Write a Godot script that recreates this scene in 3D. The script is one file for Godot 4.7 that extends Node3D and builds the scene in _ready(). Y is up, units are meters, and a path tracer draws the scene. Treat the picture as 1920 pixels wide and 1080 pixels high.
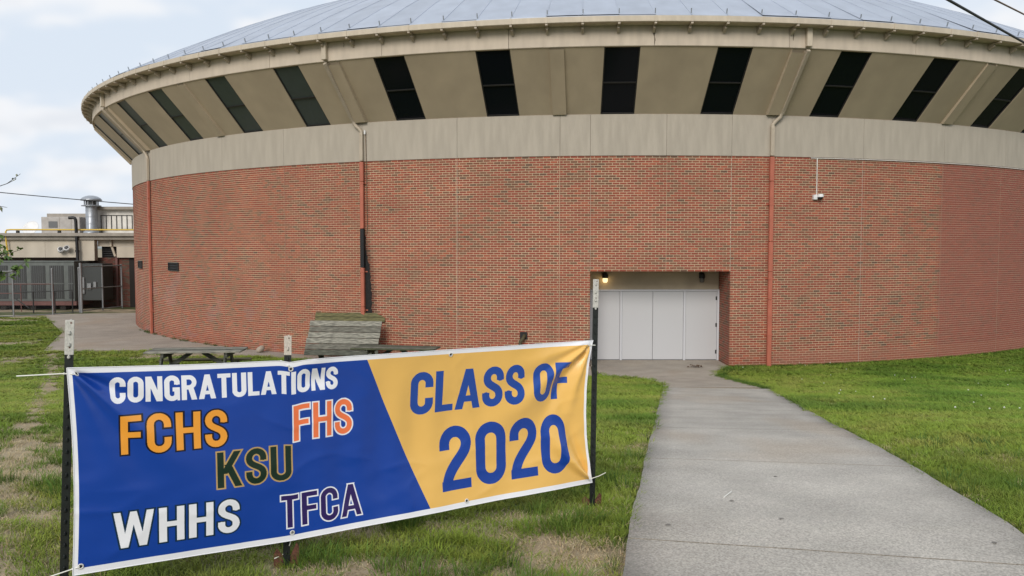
extends Node3D

# ---------------------------------------------------------------- dimensions (metres; y = 0 is the arena's door sill)
const CENTRE := Vector3(3.972, 0.0, -45.661)   # middle of the round arena
const R := 22.918                               # brick face
const R_OUT := 24.42                            # face of the fascia ring
const Y_BRICK := 5.96
const Y_BAND := 7.10
const Y_SOFFIT := 8.63
const TH0 := -21.6                              # bearing of the rib behind the middle downspout
const DOOR_A := -4.42
const DOOR_B := 5.50
const Y_DOOR := 2.727
const DOOR_Z := -24.05
const BRICK_PITCH := 0.2032
const COURSE := 0.0677

var rng := RandomNumberGenerator.new()
var M := {}
var big_noise := FastNoiseLite.new()
var mid_noise := FastNoiseLite.new()
var fine_noise := FastNoiseLite.new()
var arena: Node3D

# ---------------------------------------------------------------- helpers: mesh building
func tool() -> SurfaceTool:
	var st := SurfaceTool.new()
	st.begin(Mesh.PRIMITIVE_TRIANGLES)
	st.set_smooth_group(-1)
	return st

func quad(st: SurfaceTool, a: Vector3, b: Vector3, c: Vector3, d: Vector3) -> void:
	# a b c d counter-clockwise seen from outside; stored clockwise
	st.add_vertex(a); st.add_vertex(c); st.add_vertex(b)
	st.add_vertex(a); st.add_vertex(d); st.add_vertex(c)

func tri(st: SurfaceTool, a: Vector3, b: Vector3, c: Vector3) -> void:
	st.add_vertex(a); st.add_vertex(c); st.add_vertex(b)

func box(st: SurfaceTool, at: Vector3, size: Vector3, basis := Basis.IDENTITY) -> void:
	var h := size * 0.5
	var p := []
	for k in 8:
		p.append(at + basis * Vector3(h.x if k & 1 else -h.x, h.y if k & 2 else -h.y, h.z if k & 4 else -h.z))
	quad(st, p[4], p[5], p[7], p[6])
	quad(st, p[1], p[0], p[2], p[3])
	quad(st, p[5], p[1], p[3], p[7])
	quad(st, p[0], p[4], p[6], p[2])
	quad(st, p[6], p[7], p[3], p[2])
	quad(st, p[0], p[1], p[5], p[4])

func slab_box(st: SurfaceTool, at: Vector3, size: Vector3, b: float, basis := Basis.IDENTITY) -> void:
	# a box whose twelve edges are chamfered by b
	var h := size * 0.5
	b = minf(b, minf(h.x, minf(h.y, h.z)) * 0.6)
	var v := func(sx: float, sy: float, sz: float, axis: int) -> Vector3:
		var q := Vector3(sx * (h.x - b), sy * (h.y - b), sz * (h.z - b))
		q[axis] = [sx, sy, sz][axis] * h[axis]
		return at + basis * q
	for axis in 3:
		var u := (axis + 1) % 3
		var w := (axis + 2) % 3
		for s in [-1.0, 1.0]:
			var c := []
			for q in [[-1.0, -1.0], [1.0, -1.0], [1.0, 1.0], [-1.0, 1.0]]:
				var sg := [0.0, 0.0, 0.0]
				sg[axis] = s; sg[u] = q[0]; sg[w] = q[1]
				c.append(v.call(sg[0], sg[1], sg[2], axis))
			if s > 0: quad(st, c[0], c[1], c[2], c[3])
			else: quad(st, c[3], c[2], c[1], c[0])
		# chamfers along this axis
		for su in [-1.0, 1.0]:
			for sw in [-1.0, 1.0]:
				var e := []
				for s2 in [-1.0, 1.0]:
					var sg := [0.0, 0.0, 0.0]
					sg[axis] = s2; sg[u] = su; sg[w] = sw
					e.append(v.call(sg[0], sg[1], sg[2], u)); e.append(v.call(sg[0], sg[1], sg[2], w))
				if su * sw > 0: quad(st, e[0], e[1], e[3], e[2])
				else: quad(st, e[1], e[0], e[2], e[3])

func tube(st: SurfaceTool, pts: Array, r: float, sides := 8, caps := true) -> void:
	st.set_smooth_group(1)
	var rings := []
	var side := Vector3.ZERO
	for i in pts.size():
		var d: Vector3 = (pts[mini(i + 1, pts.size() - 1)] - pts[maxi(i - 1, 0)]).normalized()
		if side == Vector3.ZERO:
			side = d.cross(Vector3.UP if absf(d.y) < 0.9 else Vector3.RIGHT).normalized()
		else:
			side = (side - d * side.dot(d)).normalized()
		var up := side.cross(d)
		var rr: float = r
		var ring := []
		for k in sides:
			var a := TAU * k / sides
			ring.append(pts[i] + (side * cos(a) + up * sin(a)) * rr)
		rings.append(ring)
	for i in pts.size() - 1:
		for k in sides:
			var k2 := (k + 1) % sides
			quad(st, rings[i][k], rings[i + 1][k], rings[i + 1][k2], rings[i][k2])
	st.set_smooth_group(-1)
	if caps:
		for k in range(1, sides - 1):
			tri(st, rings[0][0], rings[0][k], rings[0][k + 1])
			tri(st, rings[-1][0], rings[-1][k + 1], rings[-1][k])

func taper(st: SurfaceTool, a: Vector3, b: Vector3, ra: float, rb: float, sides := 6) -> void:
	st.set_smooth_group(1)
	var d := (b - a).normalized()
	var side := d.cross(Vector3.UP if absf(d.y) < 0.9 else Vector3.RIGHT).normalized()
	var up := side.cross(d)
	for k in sides:
		var q := func(i: int) -> Vector3: return side * cos(TAU * i / sides) + up * sin(TAU * i / sides)
		quad(st, a + q.call(k) * ra, b + q.call(k) * rb, b + q.call(k + 1) * rb, a + q.call(k + 1) * ra)
	st.set_smooth_group(-1)

func lathe(st: SurfaceTool, profile: Array, at: Vector3, sides := 20, smooth := true) -> void:
	# profile of Vector2(radius, height) from bottom to top
	if smooth: st.set_smooth_group(1)
	for i in profile.size() - 1:
		for k in sides:
			var a := TAU * k / sides
			var b := TAU * (k + 1) / sides
			var p: Vector2 = profile[i]
			var q: Vector2 = profile[i + 1]
			quad(st, at + Vector3(p.x * sin(a), p.y, p.x * cos(a)), at + Vector3(p.x * sin(b), p.y, p.x * cos(b)),
				at + Vector3(q.x * sin(b), q.y, q.x * cos(b)), at + Vector3(q.x * sin(a), q.y, q.x * cos(a)))
	st.set_smooth_group(-1)

func pol(r: float, y: float, deg: float) -> Vector3:
	return Vector3(r * sin(deg_to_rad(deg)), y, r * cos(deg_to_rad(deg)))

func sweep(st: SurfaceTool, profile: Array, tha: float, thb: float, n: int, closed := true, caps := true) -> void:
	# profile of Vector2(radius, y), counter-clockwise with r to the right; swept round the arena's axis
	var m := profile.size()
	for i in n:
		var a := lerpf(tha, thb, float(i) / n)
		var b := lerpf(tha, thb, float(i + 1) / n)
		for k in (m if closed else m - 1):
			var p: Vector2 = profile[k]
			var q: Vector2 = profile[(k + 1) % m]
			quad(st, pol(p.x, p.y, a), pol(p.x, p.y, b), pol(q.x, q.y, b), pol(q.x, q.y, a))
	if closed and caps:
		for k in range(1, m - 1):
			tri(st, pol(profile[0].x, profile[0].y, tha), pol(profile[k].x, profile[k].y, tha), pol(profile[k + 1].x, profile[k + 1].y, tha))
			tri(st, pol(profile[0].x, profile[0].y, thb), pol(profile[k + 1].x, profile[k + 1].y, thb), pol(profile[k].x, profile[k].y, thb))

func done(st: SurfaceTool) -> ArrayMesh:
	st.generate_normals()
	return st.commit()

func obj(called: String, what, m: Material, parent: Node = null) -> MeshInstance3D:
	var o := MeshInstance3D.new()
	o.mesh = done(what) if what is SurfaceTool else what
	o.material_override = m
	put(called, o, parent)
	return o

var taken := {}
func put(called: String, o: Node3D, parent: Node = null) -> void:
	if parent == null: parent = self
	var key := str(parent.get_instance_id()) + called
	var n: int = taken.get(key, 0)
	taken[key] = n + 1
	o.name = called if n == 0 else "%s_%03d" % [called, n]
	parent.add_child(o, true)

func tag(o: Node3D, label: String, category: String, group := "") -> void:
	o.set_meta("label", label)
	o.set_meta("category", category)
	if group: o.set_meta("group", group)

func thing(called: String, label: String, category: String, at := Vector3.ZERO, turn := 0.0, group := "") -> Node3D:
	var o := Node3D.new()
	put(called, o)
	o.position = at
	o.rotation.y = turn
	tag(o, label, category, group)
	return o

func copy_of(o: Node3D, label: String) -> Node3D:
	var c: Node3D = o.duplicate()
	var base := o.name.get_slice("_0", 0)
	put(base, c)
	c.set_meta("label", label)
	return c

# ---------------------------------------------------------------- helpers: materials
func noise_tex(freq: float, lo: float, hi: float, octaves := 4, kind := FastNoiseLite.TYPE_SIMPLEX_SMOOTH, size := 512, sd := 1) -> NoiseTexture2D:
	var n := FastNoiseLite.new()
	n.seed = sd
	n.noise_type = kind
	n.frequency = freq
	n.fractal_octaves = octaves
	var t := NoiseTexture2D.new()
	t.width = size; t.height = size
	t.seamless = true
	t.noise = n
	var g := Gradient.new()
	g.set_color(0, Color(lo, lo, lo)); g.set_color(1, Color(hi, hi, hi))
	t.color_ramp = g
	return t

func normal_tex(freq: float, strength: float, octaves := 4, size := 512, sd := 2) -> NoiseTexture2D:
	var n := FastNoiseLite.new()
	n.seed = sd
	n.frequency = freq
	n.fractal_octaves = octaves
	var t := NoiseTexture2D.new()
	t.width = size; t.height = size
	t.seamless = true
	t.as_normal_map = true
	t.bump_strength = strength
	t.noise = n
	return t

func lin(r: float, g: float, b: float) -> Color:
	return Color(r, g, b).linear_to_srgb()

func mat(c: Color, rough := 0.8, tex: Texture2D = null, scale := Vector3.ONE, metal := 0.0, world := true) -> StandardMaterial3D:
	var m := StandardMaterial3D.new()
	m.albedo_color = c
	m.roughness = rough
	m.metallic = metal
	if tex:
		m.albedo_texture = tex
		m.uv1_triplanar = true
		m.uv1_world_triplanar = world
		m.uv1_scale = scale
	return m

func make_materials() -> void:
	var soft := noise_tex(0.012, 0.88, 1.0, 5)
	var patch := noise_tex(0.006, 0.89, 1.0, 5, FastNoiseLite.TYPE_SIMPLEX_SMOOTH, 512, 7)
	var grain := noise_tex(0.02, 0.45, 1.0, 5, FastNoiseLite.TYPE_SIMPLEX_SMOOTH, 512, 9)
	var speck := noise_tex(0.13, 0.70, 1.06, 4, FastNoiseLite.TYPE_VALUE, 1024, 11)
	var streak := noise_tex(0.012, 0.91, 1.01, 5, FastNoiseLite.TYPE_SIMPLEX_SMOOTH, 512, 17)
	M.band = mat(lin(0.43, 0.385, 0.32), 0.9, streak, Vector3(0.6, 0.09, 0.6))
	M.band.normal_enabled = true; M.band.normal_texture = normal_tex(0.05, 1.5); M.band.normal_scale = 0.3
	M.fascia = mat(lin(0.57, 0.49, 0.395), 0.85, streak, Vector3(0.5, 0.12, 0.5))
	M.soffit = mat(lin(0.49, 0.405, 0.29), 0.85, patch, Vector3(0.3, 0.3, 0.3))
	M.gutter = mat(lin(0.58, 0.50, 0.39), 0.6, soft, Vector3(0.6, 0.2, 0.6))
	M.pipe_tan = mat(lin(0.48, 0.41, 0.32), 0.6, soft, Vector3(0.8, 0.3, 0.8))
	M.pipe_red = mat(lin(0.47, 0.14, 0.085), 0.55, soft, Vector3(0.8, 0.3, 0.8))
	M.tar = mat(lin(0.018, 0.018, 0.020), 0.45, grain, Vector3(2, 2, 2))
	M.tar_flat = mat(lin(0.026, 0.024, 0.023), 0.9, grain, Vector3(2, 1, 2))
	M.caulk = mat(lin(0.48, 0.42, 0.36), 0.9)
	M.caulk_worn = mat(lin(0.36, 0.25, 0.18), 0.9)
	M.roof = []
	for k in 4:
		var rm := mat(lin(0.385 + 0.010 * k, 0.43 + 0.011 * k, 0.51 + 0.013 * k), 0.45, soft, Vector3(0.2, 0.2, 0.2), 0.1)
		M.roof.append(rm)
	M.crack = mat(lin(0.13, 0.105, 0.075), 0.95)
	M.zinc = mat(lin(0.40, 0.43, 0.47), 0.4, soft, Vector3.ONE, 0.5)
	M.door = mat(lin(0.49, 0.495, 0.51), 0.5)
	M.door_trim = mat(lin(0.54, 0.55, 0.58), 0.5)
	M.hinge = mat(lin(0.06, 0.06, 0.06), 0.5, null, Vector3.ONE, 0.6)
	M.black = mat(lin(0.012, 0.012, 0.013), 0.6)
	M.frame = mat(lin(0.018, 0.018, 0.018), 0.5)
	M.glass = mat(lin(0.004, 0.006, 0.009), 0.15)
	M.glass.metallic_specular = 0.3
	M.glass_b = mat(lin(0.050, 0.066, 0.066), 0.28, soft, Vector3(0.7, 0.7, 0.7))
	M.slab = mat(Color.WHITE, 0.92, speck, Vector3(0.9, 0.9, 0.9))
	M.slab.vertex_color_use_as_albedo = true
	M.slab.normal_enabled = true; M.slab.normal_texture = normal_tex(0.25, 3.0, 3, 512, 5); M.slab.normal_scale = 0.6
	M.mortar = mat(Color.WHITE, 0.95)
	M.mortar.vertex_color_use_as_albedo = true
	M.brick = mat(Color.WHITE, 0.9, noise_tex(0.05, 0.84, 1.06, 4, FastNoiseLite.TYPE_SIMPLEX_SMOOTH, 512, 21), Vector3(0.9, 0.9, 0.9))
	M.brick.vertex_color_use_as_albedo = true
	M.wood = []
	for c in [lin(0.23, 0.22, 0.18), lin(0.40, 0.385, 0.32), lin(0.13, 0.135, 0.105), lin(0.21, 0.195, 0.085), lin(0.115, 0.125, 0.07)]:
		M.wood.append(mat(c, 0.9, noise_tex(0.03, 0.40, 1.15, 4, FastNoiseLite.TYPE_SIMPLEX_SMOOTH, 512, 30 + M.wood.size()), Vector3(0.22, 3.4, 3.4), 0.0, false))
	M.post = mat(lin(0.011, 0.017, 0.015), 0.45, grain, Vector3(3, 1, 3))
	M.post_tip = mat(lin(0.56, 0.55, 0.50), 0.7, noise_tex(0.03, 0.80, 1.05, 4, FastNoiseLite.TYPE_SIMPLEX_SMOOTH, 512, 44), Vector3(6, 3, 6))
	M.rust = mat(lin(0.19, 0.075, 0.042), 0.9, grain, Vector3(6, 6, 6))
	M.tie = mat(lin(0.72, 0.72, 0.66), 0.45)
	M.brass = mat(lin(0.70, 0.69, 0.66), 0.35, null, Vector3.ONE, 0.25)
	M.galv = mat(lin(0.30, 0.31, 0.32), 0.45, soft, Vector3(1, 1, 1), 0.4)
	M.galv_dark = mat(lin(0.13, 0.135, 0.14), 0.5, null, Vector3.ONE, 0.4)
	M.annex = mat(lin(0.56, 0.50, 0.41), 0.9, patch, Vector3(0.3, 0.12, 0.3))
	M.annex_edge = mat(lin(0.37, 0.335, 0.29), 0.8, soft, Vector3(0.4, 0.2, 0.4))
	M.annex_brick = mat(Color.WHITE, 0.9); M.annex_brick.vertex_color_use_as_albedo = true
	M.annex_mortar = mat(lin(0.12, 0.085, 0.065), 0.95)
	M.dark_void = mat(lin(0.02, 0.017, 0.015), 0.95)
	M.ac = mat(lin(0.125, 0.14, 0.133), 0.55, soft, Vector3(0.5, 0.3, 0.5))
	M.ac_grille = mat(lin(0.035, 0.038, 0.038), 0.7)
	M.rtu = mat(lin(0.46, 0.435, 0.41), 0.7, soft, Vector3(0.4, 0.4, 0.4))
	M.white_paint = mat(lin(0.80, 0.78, 0.73), 0.6, soft, Vector3(0.4, 0.4, 0.4))
	M.yellow = mat(lin(0.62, 0.42, 0.05), 0.5)
	M.salmon = mat(lin(0.17, 0.075, 0.066), 0.7, soft, Vector3.ONE)
	M.white_plastic = mat(lin(0.72, 0.72, 0.72), 0.4)
	M.cable = mat(lin(0.012, 0.012, 0.013), 0.6)
	M.cable_brown = mat(lin(0.16, 0.10, 0.06), 0.7)
	M.bark = mat(lin(0.16, 0.14, 0.12), 0.9, grain, Vector3(4, 1.5, 4))
	M.leaf = mat(Color.WHITE, 0.6); M.leaf.vertex_color_use_as_albedo = true
	M.leaf.backlight_enabled = true; M.leaf.backlight = lin(0.05, 0.09, 0.02)
	M.grass = mat(Color.WHITE, 0.65); M.grass.vertex_color_use_as_albedo = true
	M.grass.metallic_specular = 0.2
	M.grass.backlight_enabled = true; M.grass.backlight = lin(0.04, 0.07, 0.012)
	M.gum = mat(lin(0.13, 0.12, 0.105), 0.9)
	M.rock = mat(lin(0.40, 0.34, 0.27), 0.9, soft, Vector3(2, 2, 2))
	M.dead_leaf = mat(lin(0.10, 0.06, 0.035), 0.9)

# ---------------------------------------------------------------- ground shape
func ground_y(x: float, z: float) -> float:
	var d := -z
	var pts := [Vector2(-60, 2.6), Vector2(0, 1.80), Vector2(4.7, 1.75), Vector2(7.07, 1.52), Vector2(10.24, 1.14), Vector2(17.6, 0.31), Vector2(20.6, 0.06), Vector2(22.5, 0.0), Vector2(2000, 0.0)]
	for i in pts.size() - 1:
		if d <= pts[i + 1].x:
			return lerpf(pts[i].y, pts[i + 1].y, clampf((d - pts[i].x) / (pts[i + 1].x - pts[i].x), 0, 1))
	return 0.0

func soil_y(x: float, z: float) -> float:
	return ground_y(x, z) + mid_noise.get_noise_2d(x * 9.0, z * 9.0) * 0.02

func path_left(d: float) -> float:
	return 0.567 + 0.203 * (d - 4.05)

var apron := [Vector2(2.4, 20.6), Vector2(0.5, 21.2), Vector2(-3.0, 22.4), Vector2(-7.5, 24.9), Vector2(-11.8, 26.45), Vector2(-15.2, 26.05), Vector2(-17.7, 31.7), Vector2(-22.1, 38.3), Vector2(-23.5, 40.6), Vector2(-26.0, 44.0)]
var landing := PackedVector2Array([Vector2(2.25, 23.0), Vector2(2.25, 24.04), Vector2(6.15, 24.04), Vector2(6.15, 22.86), Vector2(5.9, 22.2), Vector2(5.5, 21.5), Vector2(5.3, 20.6), Vector2(5.36, 19.0), Vector2(5.43, 17.42), Vector2(3.28, 17.42), Vector2(3.47, 18.4), Vector2(3.42, 19.3), Vector2(3.1, 20.05), Vector2(2.4, 20.6), Vector2(2.3, 21.5)])

func apron_reach(deg: float) -> float:
	# how far from the arena's axis the concrete apron reaches on this bearing
	var dir := Vector2(sin(deg_to_rad(deg)), -cos(deg_to_rad(deg)))
	var o := Vector2(CENTRE.x, -CENTRE.z)
	for i in apron.size() - 1:
		var hit = Geometry2D.segment_intersects_segment(o, o + dir * 60.0, apron[i], apron[i + 1])
		if hit != null:
			return (hit - o).length()
	return 0.0

func paved(x: float, z: float, grow := 0.0) -> bool:
	var d := -z
	if d < 17.5 and x > path_left(d) - grow and x < path_left(d) + 2.245 + grow: return true
	var rel := Vector2(x - CENTRE.x, z - CENTRE.z)
	var rad := rel.length()
	if rad < R + 0.02: return true
	if d > 17.0 and Geometry2D.is_point_in_polygon(Vector2(x, d), landing): return true
	var deg := rad_to_deg(atan2(rel.x, rel.y))
	if d > 20.0 and deg < -4.0 and deg > -85.0:
		return rad < apron_reach(deg) + grow
	return false

func worn(x: float, z: float) -> float:
	# 0 = thick grass, 1 = bare
	var d := -z
	var w := 0.0
	# the trodden track on the left, running up to the apron's corner
	var a := Vector2(-2.2, 3.0)
	var b := Vector2(-14.6, 25.6)
	var t := clampf((Vector2(x, d) - a).dot(b - a) / (b - a).length_squared(), 0, 1)
	var off := (a.lerp(b, t) - Vector2(x, d)).length()
	w = maxf(w, 1.0 - off / (0.50 + 0.22 * big_noise.get_noise_2d(x * 12, z * 12)) + 0.35 * big_noise.get_noise_2d(x * 30, z * 30))
	var near_posts := exp(-pow((x + 0.3) / 1.9, 2.0) - pow((d - 4.4) / 1.3, 2.0))
	w = maxf(w, near_posts * (2.4 * big_noise.get_noise_2d(x * 24 + 5, z * 34) + 0.22))
	var left := clampf((-x - 1.0) / 3.0, 0, 1)
	w = maxf(w, left * (2.3 * big_noise.get_noise_2d(x * 9 + 50, z * 18) - 0.02))
	for s in [[0.1, 4.55, 0.42, 0.2], [-0.62, 4.05, 0.7, 0.22], [-0.15, 4.02, 0.55, 0.16], [-3.1, 5.0, 0.8, 0.35], [-4.4, 8.0, 1.2, 0.5], [-9.5, 19.0, 1.8, 0.7], [1.4, 7.9, 0.42, 0.28], [1.0, 5.1, 0.2, 0.4], [5.3, 13.2, 0.4, 0.4]]:
		var q := Vector2((x - s[0]) / s[2], (d - s[1]) / s[3]).length()
		w = maxf(w, 1.15 - q + 0.6 * big_noise.get_noise_2d(x * 40, z * 40))
	return clampf(w, 0, 1)

# ---------------------------------------------------------------- brickwork
func stain(deg: float, y: float) -> float:
	# 1 = clean, towards 0 = black run-off beside the broken middle downspout
	var s := 1.0
	if y < 4.1:
		var width := lerpf(1.5, 0.7, clampf((y - 2.2) / 1.7, 0, 1))
		var q := (deg - (TH0 - 0.22)) / width
		var edge := clampf((0.5 - absf(q - 0.5)) * 2.6 + 0.25 * big_noise.get_noise_2d(deg * 300.0, y * 60.0), 0, 1)
		s = 1.0 - 0.6 * edge * clampf((4.0 - y) / 0.6, 0, 1)
	return s

func brick_tone(deg: float, y: float) -> Color:
	var n := 0.6 * big_noise.get_noise_2d(deg * 14.0, y * 55.0) + 0.6 * big_noise.get_noise_2d(deg * 3.0 + 80.0, y * 8.0) + 0.45 * big_noise.get_noise_2d(deg * 70.0 + 40.0, y * 160.0)
	var k := n * 0.42 + rng.randf_range(-0.55, 0.55)
	var c := Color(0.325, 0.088, 0.052)
	if k > 0.60: c = Color(0.165, 0.090, 0.058)
	elif k > 0.38: c = Color(0.225, 0.104, 0.060)
	elif k > 0.12: c = Color(0.285, 0.103, 0.058)
	elif k < -0.40: c = Color(0.380, 0.103, 0.054)
	c *= rng.randf_range(0.78, 1.02)
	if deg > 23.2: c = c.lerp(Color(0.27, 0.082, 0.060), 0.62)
	if y < 0.42 and deg > 8.6: c = c.lerp(Color(0.33, 0.125, 0.08), 0.6)
	var ghost := big_noise.get_noise_2d(deg * 9.0 + 300.0, y * 30.0)
	if deg < -30.0 and y < 2.6 and ghost > 0.30: c = c.lerp(Color(0.30, 0.20, 0.22), 0.2)
	c *= stain(deg, y)
	c.a = 1.0
	return c

func build_bricks() -> void:
	var edges := [-112.0]
	for k in range(-12, 17):
		if k % 4 == 0: continue
		var e := TH0 + 7.5 * k
		if e > DOOR_A and edges[-1] < DOOR_A: edges.append(DOOR_A)
		if e > DOOR_B and edges[-1] < DOOR_B: edges.append(DOOR_B)
		edges.append(e)
	var unit := BoxMesh.new()
	unit.size = Vector3(1, 1, 1)
	var where := []
	var tones := []
	var single := []
	var single_tones := []
	var step := rad_to_deg(BRICK_PITCH / R)
	var gap := rad_to_deg(0.0138 / R)
	var rows := int(Y_BRICK / COURSE)
	for e in edges.size() - 1:
		var a: float = edges[e] + 0.014
		var b: float = edges[e + 1] - 0.014
		for row in rows:
			var y := (row + 0.5) * COURSE
			if a > DOOR_A - 0.1 and b < DOOR_B + 0.1 and y < Y_DOOR + 0.01: continue
			var t := a - (step * 0.5 if row % 2 else 0.0)
			while t < b - 0.06:
				var p := maxf(t, a)
				var q := minf(t + step - gap, b)
				t += step
				if q - p < 0.06: continue
				var m := (p + q) * 0.5
				var l := deg_to_rad(q - p) * R
				var proud := rng.randf_range(-0.0015, 0.0015)
				var basis := Basis(Vector3.UP, deg_to_rad(m)) * Basis.from_scale(Vector3(l, COURSE - 0.0146, 0.03))
				var tr := Transform3D(basis, pol(R - 0.015 + proud, y, m))
				if a > DOOR_A - 0.1 and b < DOOR_B + 0.1 and row >= 42 and row < 48 and single.size() < 298:
					single.append(tr); single_tones.append(brick_tone(m, y))
				else:
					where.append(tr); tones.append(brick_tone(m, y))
	# the two brick reveals beside the doors
	for side in 2:
		var xx := (6.168 if side == 0 else 2.206) - CENTRE.x
		for row in int(Y_DOOR / COURSE):
			var zf := (-22.85 if side == 0 else -22.81) - CENTRE.z
			var t2 := zf - 0.002 + (0.1 if row % 2 else 0.0)
			while t2 > DOOR_Z - CENTRE.z + 0.03:
				var p2 := minf(t2, zf - 0.002)
				var q2 := maxf(t2 - BRICK_PITCH + 0.0145, DOOR_Z - CENTRE.z)
				t2 -= BRICK_PITCH
				if p2 - q2 < 0.03: continue
				var y2 := (row + 0.5) * COURSE
				where.append(Transform3D(Basis.from_scale(Vector3(0.03, COURSE - 0.0150, p2 - q2)), Vector3(xx + (0.015 if side == 0 else -0.015), y2, (p2 + q2) * 0.5)))
				tones.append(brick_tone(-40.0 + (p2 - zf) * 2.0, y2 + 3.0))
	var mm := MultiMesh.new()
	mm.transform_format = MultiMesh.TRANSFORM_3D
	mm.use_colors = true
	mm.mesh = unit
	mm.instance_count = where.size()
	for i in where.size():
		mm.set_instance_transform(i, where[i])
		mm.set_instance_color(i, tones[i])
	var mi := MultiMeshInstance3D.new()
	mi.multimesh = mm
	mi.material_override = M.brick
	put("brickwork", mi, arena)
	mi.set_meta("kind", "stuff")
	var shades := {}
	for i in single.size():
		var key := int(single_tones[i].r * 24) * 100 + int(single_tones[i].g * 60)
		if not shades.has(key):
			var bm: StandardMaterial3D = M.brick.duplicate()
			bm.vertex_color_use_as_albedo = false
			bm.albedo_color = single_tones[i].linear_to_srgb()
			shades[key] = bm
		var o := obj("brick", unit, shades[key], arena)
		o.transform = single[i]

func build_mortar() -> void:
	var st := tool()
	var rr := R - 0.007
	var ths := []
	var t := -112.0
	while t < 112.0:
		ths.append(t)
		t += 0.16 if absf(t - TH0) < 1.2 else 0.75
		if ths[-1] < DOOR_A and t > DOOR_A: t = DOOR_A
		if ths[-1] < DOOR_B and t > DOOR_B: t = DOOR_B
	ths.append(112.0)
	var ys := []
	for k in 13: ys.append(Y_DOOR * k / 12.0)
	for k in range(1, 14): ys.append(lerpf(Y_DOOR, Y_BRICK, k / 13.0))
	ys[0] = -0.6
	var tone := func(d: float, y: float) -> Color:
		var c := Color(0.60, 0.48, 0.33) * (1.0 + 0.25 * big_noise.get_noise_2d(d * 10.0, y * 25.0))
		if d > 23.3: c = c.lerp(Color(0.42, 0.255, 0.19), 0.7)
		if y < 0.35: c = c.lerp(Color(0.42, 0.24, 0.17), 0.6)
		c *= stain(d, y)
		c.a = 1
		return c
	st.set_smooth_group(1)
	for i in ths.size() - 1:
		for j in ys.size() - 1:
			if ths[i] >= DOOR_A - 0.001 and ths[i + 1] <= DOOR_B + 0.001 and ys[j + 1] <= Y_DOOR + 0.001: continue
			var v := [[ths[i], ys[j]], [ths[i + 1], ys[j]], [ths[i + 1], ys[j + 1]], [ths[i], ys[j + 1]]]
			for k in [0, 2, 1, 0, 3, 2]:
				st.set_color(tone.call(v[k][0], v[k][1]))
				st.add_vertex(pol(rr, v[k][1], v[k][0]))
	st.set_color(Color(0.3, 0.12, 0.08))
	for i in 24:
		var a := 112.0 + 136.0 * i / 24.0
		var b := 112.0 + 136.0 * (i + 1) / 24.0
		quad(st, pol(rr, -0.6, a), pol(rr, -0.6, b), pol(rr, Y_BRICK, b), pol(rr, Y_BRICK, a))
	# reveals of the recess
	st.set_smooth_group(-1)
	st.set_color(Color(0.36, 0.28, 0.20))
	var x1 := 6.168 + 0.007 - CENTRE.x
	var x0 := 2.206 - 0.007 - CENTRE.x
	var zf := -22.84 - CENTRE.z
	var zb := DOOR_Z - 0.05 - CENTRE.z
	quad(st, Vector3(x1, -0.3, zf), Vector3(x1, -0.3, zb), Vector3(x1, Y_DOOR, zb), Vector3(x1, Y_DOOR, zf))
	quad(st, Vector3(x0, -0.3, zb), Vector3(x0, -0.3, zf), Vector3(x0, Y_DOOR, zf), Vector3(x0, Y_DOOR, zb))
	obj("wall", st, M.mortar, arena)

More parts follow.
